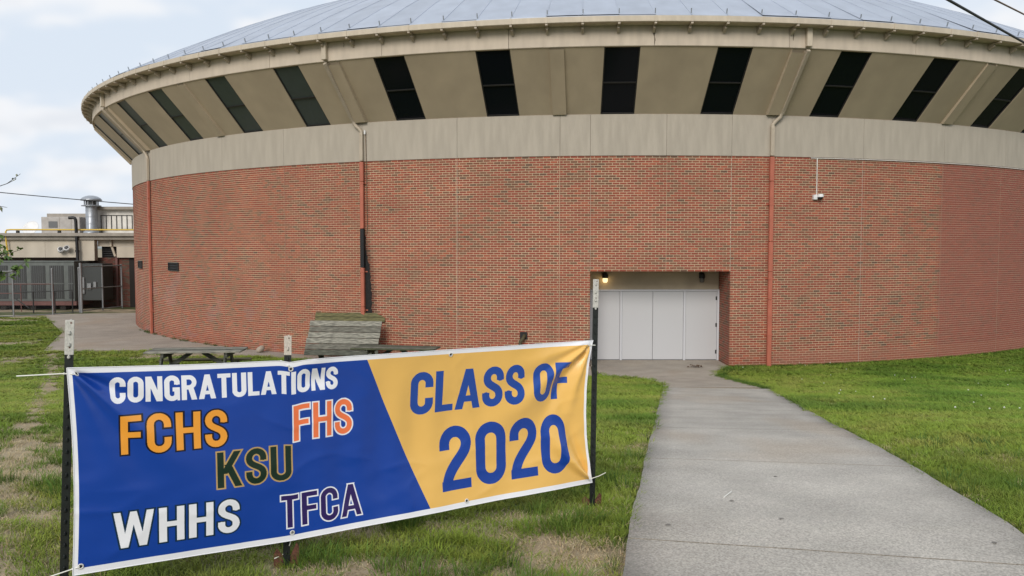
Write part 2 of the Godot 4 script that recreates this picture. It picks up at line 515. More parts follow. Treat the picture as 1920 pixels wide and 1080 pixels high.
# ---------------------------------------------------------------- the arena
func build_arena() -> void:
	arena = thing("arena_building", "large round red brick arena with flared concrete rim, dark slanted windows and shallow metal dome", "building", CENTRE)
	build_mortar()
	build_bricks()
	var rim_bays := range(-6, 9)
	# pale control joints in the brickwork
	for d in [-44.1, -36.6, -29.1, -14.0, -6.56, DOOR_A, DOOR_B, 15.7, 23.25, 30.4, 37.9, 45.4]:
		var st := tool()
		var y0: float = Y_DOOR if absf(d - DOOR_A) < 0.01 or absf(d - DOOR_B) < 0.01 else 0.0
		box(st, Vector3.ZERO, Vector3(0.0055, Y_BRICK - y0, 0.01))
		var o := obj("control_joint", st, M.caulk if d in [-14.0, DOOR_A, DOOR_B, 15.7] else M.caulk_worn, arena)
		o.position = pol(R + 0.0005, (Y_BRICK + y0) * 0.5, d)
		o.rotation.y = deg_to_rad(d)
	# concrete band: precast panels with open joints
	var cuts := [-112.0, -96.6, -81.6, -74.1, -66.6, -59.1, -51.6, -42.9, -36.6, -29.1, -21.6, -14.0, -6.57, -4.45, 0.86, 5.48, 8.4, 15.7, 23.35, 30.9, 38.4, 45.9, 53.4, 68.4, 83.4, 98.4, 112.0]
	var edge_gap := 0.011
	for k in cuts.size() - 1:
		var st := tool()
		var n := maxi(3, int((cuts[k + 1] - cuts[k]) / 0.9))
		sweep(st, [Vector2(R - 0.2, Y_BRICK - 0.02), Vector2(R + 0.022, Y_BRICK - 0.004), Vector2(R + 0.022, Y_BAND), Vector2(R - 0.2, Y_BAND)], cuts[k] + edge_gap, cuts[k + 1] - edge_gap, n)
		obj("concrete_panel", st, M.band, arena)
	var back := tool()
	sweep(back, [Vector2(R - 0.01, Y_BRICK - 0.01), Vector2(R + 0.002, Y_BRICK), Vector2(R + 0.002, Y_BAND - 0.01), Vector2(R - 0.01, Y_BAND - 0.01)], -112.0, 248.0, 300, true, false)
	obj("band_backing", back, M.annex_mortar, arena)
	# soffit: a conical shell; the windows lie in it, ribs stand proud of it
	var slope := Vector2(R_OUT - R, Y_SOFFIT - Y_BAND)
	var nrm := Vector2(slope.y, -slope.x).normalized()       # outwards and down
	var sof := func(t: float, out: float) -> Vector2: return Vector2(R - 0.02, Y_BAND) + Vector2(slope.x + 0.0, slope.y) * t + nrm * out
	for bay in range(-6, 18):
		var base := TH0 + 15.0 * bay
		if not bay in rim_bays:
			var st := tool()
			sweep(st, [sof.call(0.0, 0.0), sof.call(1.0, 0.0)], base, base + 15.0, 16, false)
			obj("soffit_panel", st, M.soffit, arena)
			continue
		# three wall panels of the bay between its two windows
		var w_lo := rad_to_deg(0.47 / (R - 0.02))
		var w_hi := rad_to_deg(0.47 / R_OUT)
		var c1 := base + 15.0 * 0.268
		var c2 := base + 15.0 * 0.732
		for s in [[base, 0, c1, -1], [c1, 1, c2, -1], [c2, 1, base + 15.0, 0]]:
			var st := tool()
			var n := 10
			for i in n:
				var u := float(i) / n
				var v := float(i + 1) / n
				var f := func(q: float, t: float) -> Vector3:
					var w := lerpf(w_lo, w_hi, t)
					var d: float = lerpf(s[0] + s[1] * w, s[2] + s[3] * w, q)
					var rv: Vector2 = sof.call(t, 0.0)
					return pol(rv.x, rv.y, d)
				quad(st, f.call(u, 0.0), f.call(v, 0.0), f.call(v, 1.0), f.call(u, 1.0))
			# returns at the window jambs
			for e in [[s[0], s[1]], [s[2], s[3]]]:
				if e[1] != 0:
					var q0: Vector2 = sof.call(0.0, 0.0); var q1: Vector2 = sof.call(1.0, 0.0)
					var q2: Vector2 = sof.call(1.0, -0.07); var q3: Vector2 = sof.call(0.0, -0.07)
					quad(st, pol(q0.x, q0.y, e[0] + e[1] * w_lo), pol(q1.x, q1.y, e[0] + e[1] * w_hi), pol(q2.x, q2.y, e[0] + e[1] * w_hi), pol(q3.x, q3.y, e[0] + e[1] * w_lo))
			obj("soffit_panel", st, M.soffit, arena)
		for c in [c1, c2]:
			var win := Node3D.new()
			put("window", win, arena)
			var p0: Vector2 = sof.call(0.0, -0.06)
			var p1: Vector2 = sof.call(1.0, -0.06)
			var a3 := pol(p0.x, p0.y, c)
			var b3 := pol(p1.x, p1.y, c)
			var up := (b3 - a3).normalized()
			var side := Vector3(cos(deg_to_rad(c)), 0, -sin(deg_to_rad(c)))
			var basis := Basis(side, up, side.cross(up))
			win.transform = Transform3D(basis, a3)
			var len := (b3 - a3).length()
			var split := len * 0.47
			var lower := tool()
			box(lower, Vector3(0, split * 0.5, 0), Vector3(0.90, split - 0.03, 0.012))
			obj("pane", lower, M.glass_b if bay < 0 else M.glass, win)
			var upper := tool()
			box(upper, Vector3(0, (len + split) * 0.5, 0.004), Vector3(0.90, len - split - 0.03, 0.012))
			obj("pane", upper, M.glass_b if bay < 0 else M.glass, win)
			var fr := tool()
			box(fr, Vector3(-0.455, len * 0.5, 0.012), Vector3(0.035, len, 0.05))
			box(fr, Vector3(0.455, len * 0.5, 0.012), Vector3(0.035, len, 0.05))
			box(fr, Vector3(0, 0.015, 0.011), Vector3(0.87, 0.04, 0.05))
			box(fr, Vector3(0, len - 0.02, 0.011), Vector3(0.87, 0.04, 0.05))
			obj("frame", fr, M.frame, win)
			var tr := tool()
			box(tr, Vector3(0, split, 0.013), Vector3(0.87, 0.035, 0.05))
			obj("transom", tr, M.frame, win)
	# ribs
	for bay in range(-6, 10):
		var c := TH0 + 15.0 * bay
		var st := tool()
		var hw := 0.19
		var a0: Vector2 = sof.call(-0.0, -0.02); var a1: Vector2 = sof.call(0.0, 0.15)
		var b0: Vector2 = sof.call(1.0, -0.02); var b1: Vector2 = sof.call(0.995, 0.07)
		var pt := func(v: Vector2, s: float, w: float) -> Vector3: return pol(v.x, v.y, c) + Vector3(cos(deg_to_rad(c)), 0, -sin(deg_to_rad(c))) * s * w
		var deep := 0.15 if bay % 2 == 0 else 0.09
		a1 = Vector2(R + deep, Y_BAND - 0.01)
		b1 = Vector2(R_OUT - 0.016, Y_SOFFIT - deep * 0.85)
		quad(st, pt.call(a1, -1, hw), pt.call(a1, 1, hw), pt.call(b1, 1, hw), pt.call(b1, -1, hw))
		quad(st, pt.call(a0, -1, hw), pt.call(a1, -1, hw), pt.call(b1, -1, hw), pt.call(b0, -1, hw))
		quad(st, pt.call(a1, 1, hw), pt.call(a0, 1, hw), pt.call(b0, 1, hw), pt.call(b1, 1, hw))
		quad(st, pt.call(a0, -1, hw), pt.call(a0, 1, hw), pt.call(a1, 1, hw), pt.call(a1, -1, hw))
		obj("rib", st, M.soffit, arena)
	# fascia ring, cast in lengths
	var fcuts := [-112.0]
	for k in range(-12, 16):
		fcuts.append(-0.66 + 8.66 * k + (0.0 if k % 2 == 0 else -0.25))
	fcuts = fcuts.filter(func(v): return v >= -112.0 and v < 111.0)
	fcuts.append(112.0); fcuts.append(248.0)
	for k in fcuts.size() - 1:
		var st := tool()
		var n := maxi(4, int((fcuts[k + 1] - fcuts[k]) / 0.9))
		sweep(st, [Vector2(R_OUT - 0.25, Y_SOFFIT + 0.02), Vector2(R_OUT - 0.25, Y_SOFFIT - 0.02), Vector2(R_OUT - 0.015, Y_SOFFIT - 0.02), Vector2(R_OUT, Y_SOFFIT - 0.005), Vector2(R_OUT, 9.24), Vector2(R_OUT - 0.25, 9.24)], fcuts[k] + 0.014, fcuts[k + 1] - 0.014, n)
		obj("fascia_panel", st, M.fascia, arena)
	# spalled cracks at two fascia joints
	for cr in [[-0.66, 9.08, 8.66, 0.035], [8.0, 9.16, 8.80, 0.022], [-20.75, 9.1, 8.95, 0.014]]:
		var st := tool()
		var n := 9
		var old_l := pol(R_OUT + 0.002, cr[1], cr[0]); var old_r := old_l
		for i in range(1, n + 1):
			var y := lerpf(cr[1], cr[2], float(i) / n)
			var w: float = cr[3] * rng.randf_range(0.25, 1.0) * (0.2 if i == n else 1.0)
			var mid: float = cr[0] + rng.randf_range(-0.03, 0.03)
			var l := pol(R_OUT + 0.002, y, mid - rad_to_deg(w / R_OUT)); var r := pol(R_OUT + 0.002, y, mid + rad_to_deg(w / R_OUT))
			quad(st, l, r, old_r, old_l)
			old_l = l; old_r = r
		obj("crack", st, M.crack, arena)
	# gutter: a box gutter in lengths, brackets below, clips on its face, snow guards on the roof edge
	var pitch := 15.0 / 7.0
	var first := -0.73
	for k in range(-52, 52):
		var a := first + pitch * k
		var st := tool()
		var g := R_OUT + 0.40
		var gp := [Vector2(R_OUT + 0.02, 9.13), Vector2(g - 0.02, 9.125), Vector2(g, 9.14), Vector2(g, 9.275), Vector2(g - 0.03, 9.285), Vector2(g - 0.04, 9.22), Vector2(R_OUT + 0.02, 9.2)]
		sweep(st, gp, a + 0.008, a + pitch - 0.008, 3)
		obj("gutter_length", st, M.gutter, arena)
		var br := tool()
		var w := 0.035
		for yy in [[0.05, 9.115, 0.36, 9.125]]:
			var q0 := Vector3(0, 8.99, R_OUT + 0.0); var q1 := Vector3(0, 9.06, R_OUT + 0.0)
			box(br, Vector3(0, 9.10, R_OUT + 0.20), Vector3(0.06, 0.04, 0.38))
			var q2 := Vector3(0, 9.03, R_OUT + 0.10)
			box(br, q2, Vector3(0.06, 0.13, 0.18), Basis(Vector3.RIGHT, -0.5))
		var b := obj("gutter_bracket", br, M.pipe_tan, arena)
		b.rotation.y = deg_to_rad(a)
		var cl := tool()
		box(cl, Vector3(0, 9.205, g + 0.006), Vector3(0.045, 0.15, 0.01))
		var co := obj("gutter_clip", cl, M.gutter, arena)
		co.rotation.y = deg_to_rad(a)
		var pin := tool()
		box(pin, Vector3(0, 9.41, R_OUT + 0.22), Vector3(0.025, 0.2, 0.025), Basis(Vector3.RIGHT, 0.35))
		box(pin, Vector3(0, 9.33, R_OUT + 0.17), Vector3(0.03, 0.02, 0.2))
		var po := obj("snow_guard", pin, M.zinc, arena)
		po.rotation.y = deg_to_rad(a + 0.02)
	# dome
	var rise := 6.9
	var edge := R_OUT + 0.33
	var rs := (edge * edge + rise * rise) / (2.0 * rise)
	var dome := func(r: float) -> float: return 9.31 + sqrt(rs * rs - r * r) - (rs - rise)
	var panels := 168
	var dp := 360.0 / panels
	var meshes := []
	for variant in 3:
		var st := tool()
		var nr := 14
		for i in nr:
			var r0 := edge * (1.0 - float(i) / nr)
			var r1 := maxf(edge * (1.0 - float(i + 1) / nr), 0.05)
			var y0: float = dome.call(r0); var y1: float = dome.call(r1)
			var lift := 0.012 * variant * (1 if i == 0 else 0)
			quad(st, pol(r0, y0 + lift, -dp * 0.5), pol(r0, y0 + lift, dp * 0.5), pol(r1, y1, dp * 0.5), pol(r1, y1, -dp * 0.5))
			# standing seam
			var s0 := 0.010; var hgt := 0.014
			var q := [Vector3(-s0, y0 + lift, 0), Vector3(-s0 * 0.6, y0 + lift + hgt, 0), Vector3(s0 * 0.6, y0 + lift + hgt, 0), Vector3(s0, y0 + lift, 0)]
			var at0 := pol(r0, 0, -dp * 0.5); var at1 := pol(r1, 0, -dp * 0.5)
			var up := Vector3(0, y1 - y0 - lift, 0)
			for m in 3:
				quad(st, at0 + q[m + 1], at0 + q[m], at1 + q[m] + up, at1 + q[m + 1] + up)
		# drip edge turned down behind the gutter
		quad(st, pol(edge + 0.012, 9.23, -dp * 0.5), pol(edge + 0.012, 9.23, dp * 0.5), pol(edge, 9.31, dp * 0.5), pol(edge, 9.31, -dp * 0.5))
		meshes.append(done(st))
	for k in panels:
		var o := obj("roof_panel", meshes[rng.randi() % 3], M.roof[rng.randi() % 4], arena)
		o.rotation.y = deg_to_rad(first + dp * (k + 0.5))
	# downspouts: rainwater head on the fascia, down the rib, over the band, red over the brick
	for d in [[-2, -1], [0, -1], [2, 1], [4, 1]]:
		downspout(TH0 + 15.0 * d[0], d[1], d[0] == 0)
	# louvred vents low in the wall
	for v in [[-45.54, 0.88, 0.30], [-56.8, 0.88, 0.30]]:
		var ve := Node3D.new()
		put("louvre_vent", ve, arena)
		ve.position = pol(R, 2.68, v[0])
		ve.rotation.y = deg_to_rad(v[0])
		var st := tool()
		box(st, Vector3(0, 0, 0.004), Vector3(v[1], v[2], 0.02))
		obj("backing", st, M.black, ve)
		for s in 3:
			var sl := tool()
			box(sl, Vector3(0, -0.09 + 0.09 * s, 0.03), Vector3(v[1] - 0.06, 0.06, 0.008), Basis(Vector3.RIGHT, 0.7))
			obj("slat", sl, M.frame, ve)
		var fr := tool()
		for s in [-1, 1]:
			box(fr, Vector3(s * (v[1] * 0.5 - 0.01), 0, 0.022), Vector3(0.03, v[2] + 0.01, 0.05))
			box(fr, Vector3(0, s * (v[2] * 0.5 - 0.01), 0.021), Vector3(v[1] - 0.05, 0.03, 0.05))
		obj("frame", fr, M.frame, ve)
	# roof drain outlet low on the wall
	var dr := Node3D.new()
	put("wall_outlet", dr, arena)
	dr.position = pol(R, 0.87, -9.13)
	dr.rotation.y = deg_to_rad(-9.13)
	var st1 := tool()
	box(st1, Vector3(0, 0, 0.004), Vector3(0.16, 0.16, 0.016))
	obj("recess", st1, M.black, dr)
	var st2 := tool()
	for s in [-1, 1]:
		box(st2, Vector3(s * 0.09, 0, 0.012), Vector3(0.03, 0.2, 0.04))
		box(st2, Vector3(0, s * 0.09, 0.011), Vector3(0.15, 0.03, 0.04))
	obj("frame", st2, M.tar, dr)
	var st3 := tool()
	tube(st3, [Vector3(0.02, 0.0, 0.0), Vector3(0.02, -0.02, 0.08), Vector3(-0.0, -0.07, 0.14), Vector3(-0.07, -0.16, 0.17), Vector3(-0.08, -0.26, 0.17), Vector3(-0.08, -0.9, 0.16)], 0.05, 10)
	obj("spout", st3, mat(lin(0.06, 0.05, 0.02), 0.7), dr)
	# conduit along the foot of the band
	var con := tool()
	var cp := []
	for k in 30: cp.append(pol(R + 0.03, Y_BRICK - 0.03, 11.4 + 1.0 * k))
	tube(con, cp, 0.012, 6)
	obj("conduit", con, M.white_paint, arena)
	build_doors()

func downspout(deg: float, side: int, broken: bool) -> void:
	var ds := Node3D.new()
	put("downspout", ds, arena)
	ds.rotation.y = deg_to_rad(deg)
	# local frame: x along the wall, z outwards from the axis
	var x := 0.23 * side
	var head := tool()
	slab_box(head, Vector3(x, 8.90, R_OUT + 0.07), Vector3(0.15, 0.52, 0.13), 0.012)
	obj("head_box", head, M.gutter, ds)
	var run := tool()
	var a := Vector3(x, Y_SOFFIT - 0.10, R_OUT + 0.06)
	var b := Vector3(x * 0.95, Y_BAND + 0.04, R + 0.17)
	var d := (b - a).normalized()
	var bs := Basis(Vector3.RIGHT, d, Vector3.RIGHT.cross(d)).orthonormalized()
	slab_box(run, (a + b) * 0.5, Vector3(0.10, (b - a).length() + 0.06, 0.08), 0.01, bs)
	obj("raking_pipe", run, M.pipe_tan, ds)
	var up := tool()
	var px := -0.01 * side
	tube(up, [b - d * 0.06, b, Vector3(x * 0.85, Y_BAND - 0.06, R + 0.125), Vector3(px + (x - px) * 0.35, Y_BAND - 0.17, R + 0.1), Vector3(px, Y_BAND - 0.27, R + 0.088), Vector3(px, Y_BAND - 0.4, R + 0.088)], 0.054, 8)
	slab_box(up, Vector3(px, (Y_BRICK + Y_BAND - 0.3) * 0.5, R + 0.085), Vector3(0.115, Y_BAND - Y_BRICK - 0.3, 0.09), 0.01)
	obj("upper_pipe", up, M.pipe_tan, ds)
	var joints := [Y_BRICK - 0.02, 5.25, 3.55, 2.7, 1.9, -0.02]
	if broken: joints = [Y_BRICK - 0.02, 5.35, 3.95, 2.78, 1.6, -0.02]
	for k in joints.size() - 1:
		var st := tool()
		var w := 0.125 if k % 2 == 0 else 0.115
		slab_box(st, Vector3(px, (joints[k] + joints[k + 1]) * 0.5, R + 0.075), Vector3(w, joints[k] - joints[k + 1] - 0.006, 0.085), 0.01)
		var tarred := broken and k == 2
		obj("patched_pipe" if tarred else "lower_pipe", st, M.tar if tarred else M.pipe_red, ds)
	for y in ([5.3, 2.66, 1.5] if broken else [4.6, 2.5, 0.9]):
		var st := tool()
		box(st, Vector3(px, y, R + 0.077), Vector3(0.15, 0.035, 0.094))
		box(st, Vector3(px, y, R + 0.012), Vector3(0.26, 0.033, 0.012))
		obj("strap", st, M.pipe_red, ds)
	if broken:
		# black tar smeared on the brick beside the broken length
		var smear := tool()
		var last_l := Vector3.ZERO; var last_r := Vector3.ZERO
		var rows := 64
		for i in rows + 1:
			var f := float(i) / rows
			var y := lerpf(3.75, -0.02, f)
			var xl := 0.015 + 0.015 * mid_noise.get_noise_1d(y * 90.0)
			var xr := lerpf(0.07, 0.255, smoothstep(0.0, 0.42, f)) + 0.045 * mid_noise.get_noise_1d(y * 140.0 + 50.0) + 0.02 * rng.randf_range(-1, 1)
			var l := Vector3(xl, y, sqrt(pow(R + 0.004, 2) - xl * xl)); var r := Vector3(xr, y, sqrt(pow(R + 0.004, 2) - xr * xr))
			if i > 0: quad(smear, l, r, last_r, last_l)
			last_l = l; last_r = r
		obj("tar_streak", smear, M.tar_flat, ds)
		var st := tool()
		tube(st, [Vector3(0.14, 6.75, R + 0.06), Vector3(0.145, 6.2, R + 0.05), Vector3(0.15, 4.0, R + 0.03), Vector3(0.13, 3.8, R + 0.03)], 0.010, 6)
		obj("cable", st, M.cable_brown, ds)
		var st2 := tool()
		slab_box(st2, Vector3(0.13, 6.80, R + 0.09), Vector3(0.05, 0.13, 0.05), 0.015)
		obj("cable_head", st2, M.white_plastic, ds)

func build_doors() -> void:
	var off := -CENTRE
	# ceiling and tan panel over the doors
	var ce := tool()
	box(ce, Vector3(4.187, Y_DOOR + 0.06, -23.46) + off, Vector3(3.96, 0.12, 1.20))
	obj("recess_ceiling", ce, M.soffit, arena)
	var steel := tool()
	sweep(steel, [Vector2(R - 0.12, Y_DOOR - 0.012), Vector2(R - 0.002, Y_DOOR - 0.012), Vector2(R - 0.002, Y_DOOR - 0.001), Vector2(R - 0.12, Y_DOOR - 0.001)], DOOR_A + 0.02, DOOR_B - 0.02, 12)
	obj("lintel_angle", steel, M.pipe_tan, arena)
	var pa := tool()
	box(pa, Vector3(4.187, (2.14 + Y_DOOR) * 0.5, DOOR_Z - 0.03) + off, Vector3(3.94, Y_DOOR - 2.14 - 0.004, 0.06))
	obj("lintel_panel", pa, M.soffit, arena)
	# frame
	var fr := tool()
	slab_box(fr, Vector3(2.24, 1.08, DOOR_Z + 0.01) + off, Vector3(0.06, 2.12, 0.12), 0.004)
	slab_box(fr, Vector3(6.135, 1.08, DOOR_Z + 0.01) + off, Vector3(0.06, 2.12, 0.12), 0.004)
	slab_box(fr, Vector3(4.187, 2.115, DOOR_Z + 0.01) + off, Vector3(3.83, 0.05, 0.118), 0.004)
	obj("door_frame", fr, M.door_trim, arena)
	for x in [3.245, 5.135]:
		var mu := tool()
		slab_box(mu, Vector3(x, 1.05, DOOR_Z + 0.012) + off, Vector3(0.06, 2.07, 0.124), 0.006)
		obj("mullion", mu, M.door_trim, arena)
	var xs := [[2.272, 3.213], [3.277, 4.188], [4.192, 5.103], [5.167, 6.103]]
	for k in 4:
		var dn := Node3D.new()
		put("door", dn, arena)
		dn.position = Vector3((xs[k][0] + xs[k][1]) * 0.5, 0.03, DOOR_Z + 0.02) + off
		dn.rotation.y = [0.002, -0.004, 0.004, 0.003][k]
		var w: float = xs[k][1] - xs[k][0] - 0.008
		var st := tool()
		slab_box(st, Vector3(0, 1.03, 0), Vector3(w, 2.045, 0.05), 0.004)
		obj("leaf", st, M.door, dn)
		if k % 2 == 1 or k == 2:
			var sw := tool()
			slab_box(sw, Vector3((1 if k == 1 else -1) * (w * 0.5 - 0.02), 1.03, 0.029), Vector3(0.04, 2.03, 0.01), 0.002)
			if k == 1: obj("astragal", sw, M.door, dn)
		var sd := 1.0 if k == 3 else (-1.0 if k == 0 else (-1.0 if k == 1 else 1.0))
		if k == 3 or k == 0:
			for y in [0.25, 1.05, 1.85]:
				var hi := tool()
				tube(hi, [Vector3(sd * (w * 0.5 + 0.002), y - 0.06, 0.034), Vector3(sd * (w * 0.5 + 0.002), y + 0.06, 0.034)], 0.011, 8)
				box(hi, Vector3(sd * (w * 0.5 - 0.02), y, 0.028), Vector3(0.04, 0.11, 0.005))
				obj("hinge", hi, M.hinge, dn)
		var kick := tool()
		box(kick, Vector3(0, 0.012, 0.03), Vector3(w, 0.02, 0.01))
		obj("sweep", kick, M.galv_dark, dn)
	var th := tool()
	box(th, Vector3(4.187, 0.012, DOOR_Z + 0.05) + off, Vector3(3.86, 0.03, 0.16))
	obj("threshold", th, M.galv_dark, arena)

func wall_light(x: float, lit: bool, label: String) -> void:
	var t := thing("wall_light", label, "lamp", Vector3(x, 2.46, DOOR_Z), 0.0, "jar lights over the doors")
	var st := tool()
	slab_box(st, Vector3(0, 0.10, 0.035), Vector3(0.13, 0.17, 0.07), 0.015)
	lathe(st, [Vector2(0.0, 0.02), Vector2(0.085, 0.02), Vector2(0.09, 0.05), Vector2(0.088, 0.12), Vector2(0.06, 0.17), Vector2(0.0, 0.18)], Vector3(0, 0, 0.12), 16)
	obj("housing", st, M.black, t)
	var gl := tool()
	lathe(gl, [Vector2(0.0, -0.115), Vector2(0.05, -0.11), Vector2(0.07, -0.085), Vector2(0.075, -0.03), Vector2(0.072, 0.018), Vector2(0.0, 0.019)], Vector3(0, 0, 0.12), 16)
	var gm := mat(lin(0.55, 0.55, 0.52), 0.3)
	if lit:
		gm = mat(lin(0.8, 0.7, 0.5), 0.3)
		gm.emission_enabled = true
		gm.emission = Color(1.0, 0.90, 0.68)
		gm.emission_energy_multiplier = 1.0
	else:
		gm = mat(lin(0.14, 0.135, 0.12), 0.2)
	obj("lamp_glass", gl, gm, t)
	if lit:
		var l := OmniLight3D.new()
		l.name = "lamp_light"
		l.light_color = Color(1.0, 0.82, 0.5)
		l.light_energy = 0.012
		l.light_size = 0.06
		l.omni_range = 8.0
		l.omni_attenuation = 2.0
		l.shadow_enabled = true
		l.position = Vector3(0, -0.04, 0.12)
		t.add_child(l)

# ---------------------------------------------------------------- paving
func slab_mesh(grid: Array, thick: float, tone: Color) -> ArrayMesh:
	# grid[i][j] of Vector3 (top surface); sides drop by thick
	var st := tool()
	var ni := grid.size()
	var nj: int = grid[0].size()
	var col := func(v: Vector3) -> Color:
		var k := 1.0 + 0.16 * big_noise.get_noise_2d(v.x * 9.0, v.z * 9.0) + 0.20 * mid_noise.get_noise_2d(v.x * 60.0, v.z * 60.0)
		var c := tone * k
		var rusty := clampf(big_noise.get_noise_2d(v.x * 22.0 + 90.0, v.z * 11.0) - 0.12, 0, 1)
		c = c.lerp(Color(tone.r * 0.98, tone.g * 0.86, tone.b * 0.74), clampf(rusty * 1.3, 0, 0.5))
		var dist := minf(absf(v.x - path_left(-v.z)), absf(v.x - path_left(-v.z) - 2.245))
		if -v.z < 17.4 and dist < 0.22:
			c *= lerpf(0.62 + 0.2 * mid_noise.get_noise_2d(v.x * 30, v.z * 30), 1.0, dist / 0.22)
		c.a = 1.0
		return c
	st.set_smooth_group(1)
	for i in ni - 1:
		for j in nj - 1:
			var v := [grid[i][j], grid[i + 1][j], grid[i + 1][j + 1], grid[i][j + 1]]
			var flip: bool = ((v[1] - v[0]) as Vector3).cross(v[3] - v[0]).y < 0
			for k in ([0, 1, 2, 0, 2, 3] if flip else [0, 2, 1, 0, 3, 2]):
				st.set_color(col.call(v[k]))
				st.add_vertex(v[k])
	st.set_smooth_group(-1)
	st.set_color(Color(tone.r * 0.7, tone.g * 0.68, tone.b * 0.64))
	var rim := []
	for i in ni: rim.append(grid[i][0])
	for j in range(1, nj): rim.append(grid[ni - 1][j])
	for i in range(ni - 2, -1, -1): rim.append(grid[i][nj - 1])
	for j in range(nj - 2, 0, -1): rim.append(grid[0][j])
	for k in rim.size():
		var a: Vector3 = rim[k]
		var b: Vector3 = rim[(k + 1) % rim.size()]
		quad(st, a - Vector3(0, thick, 0), b - Vector3(0, thick, 0), b, a)
	return done(st)

func build_paving() -> void:
	var path := Node3D.new()
	put("path", path)
	path.set_meta("kind", "structure")
	var head := Vector2(0.203, 1.0).normalized()
	var perp := Vector2(head.y, -head.x)
	var origin := Vector2(path_left(4.46), 4.46)
	var tone := Color(0.51, 0.475, 0.42)
	for k in range(-3, 5):
		var s0 := k * 2.63 + 0.008
		var s1 := (k + 1) * 2.63 - 0.008
		if k == -3: s0 = -6.0
		var grid := []
		var n := 26
		for i in n + 1:
			var row := []
			for j in 19:
				var e := 2.2 * j / 18.0
				var wob := 0.0
				if j == 0 or j == 18: wob = 0.014 * mid_noise.get_noise_2d((s0 + (s1 - s0) * i / n) * 50.0, j * 77.0)
				var q := origin + head * lerpf(s0, s1, float(i) / n) + perp * (e + wob)
				if k == 4:
					# the last bay is cut square to the landing
					q.y = minf(q.y, 17.40)
				row.append(Vector3(q.x, ground_y(q.x, -q.y) + 0.035 + 0.004 * mid_noise.get_noise_2d(q.x * 12, q.y * 12) + 0.006 * (rng.randf() - 0.5) * 0.0, -q.y))
			grid.append(row)
		obj("slab", slab_mesh(grid, 0.13, tone * rng.randf_range(0.94, 1.05)), M.slab, path)
	# trodden chewing gum and tar spots
	for k in 5:
		var d := rng.randf_range(4.2, 7.0)
		var x := path_left(d) + rng.randf_range(0.2, 2.05)
		var sp := tool()
		var pr := []
		for m in 9: pr.append(Vector3(cos(TAU * m / 9.0), 0, sin(TAU * m / 9.0)) * rng.randf_range(0.007, 0.014) * Vector3(1.4, 1, 1))
		for m in 9: tri(sp, Vector3(0, 0.002, 0), pr[(m + 1) % 9], pr[m])
		var o := obj("gum_spot", sp, M.gum, path)
		o.position = Vector3(x, ground_y(x, -d) + 0.0415, -d)
	# landing in front of the doors
	var lt := Color(0.46, 0.405, 0.335)
	var land_l := [Vector2(3.28, 17.42), Vector2(3.47, 18.4), Vector2(3.42, 19.3), Vector2(3.1, 20.05), Vector2(2.4, 20.6), Vector2(2.3, 21.6), Vector2(2.24, 22.84), Vector2(2.24, 24.0)]
	var land_r := [Vector2(5.43, 17.42), Vector2(5.36, 18.4), Vector2(5.35, 19.3), Vector2(5.31, 20.05), Vector2(5.3, 20.6), Vector2(5.5, 21.6), Vector2(6.14, 22.86), Vector2(6.14, 24.0)]
	for part in [[0, 4], [4, 7]]:
		var grid := []
		for i in range(part[0] * 6, part[1] * 6 + 1):
			var row := []
			var a := i / 6
			var f := (i % 6) / 6.0
			var l: Vector2 = land_l[a].lerp(land_l[mini(a + 1, 7)], f)
			var r: Vector2 = land_r[a].lerp(land_r[mini(a + 1, 7)], f)
			if i == part[0] * 6 and part[0] > 0: l.y += 0.012; r.y += 0.012
			for j in 17:
				var q := l.lerp(r, j / 16.0)
				row.append(Vector3(q.x, ground_y(q.x, -q.y) + 0.03, -q.y))
			grid.append(row)
		obj("slab", slab_mesh(grid, 0.13, lt), M.slab, path)
	# apron round the wall on the left
	var ap := Node3D.new()
	put("pavement", ap)
	ap.set_meta("kind", "structure")
	var cuts := [-4.35, -9.5, -15.0, -20.5, -26.0, -31.5, -37.0, -42.8, -52.0, -60.0, -69.0, -79.0]
	for k in cuts.size() - 1:
		var grid := []
		var n := 14
		for i in n + 1:
			var d := lerpf(cuts[k] - 0.012, cuts[k + 1] + 0.012, float(i) / n)
			var ro := apron_reach(d)
			var row := []
			for j in 13:
				var rr := lerpf(R + 0.004, ro, j / 12.0)
				var v := CENTRE + pol(rr, 0, d)
				v.y = ground_y(v.x, v.z) + 0.028
				row.append(v)
			grid.append(row)
		obj("slab", slab_mesh(grid, 0.13, Color(0.45, 0.395, 0.33) * rng.randf_range(0.93, 1.06)), M.slab, ap)

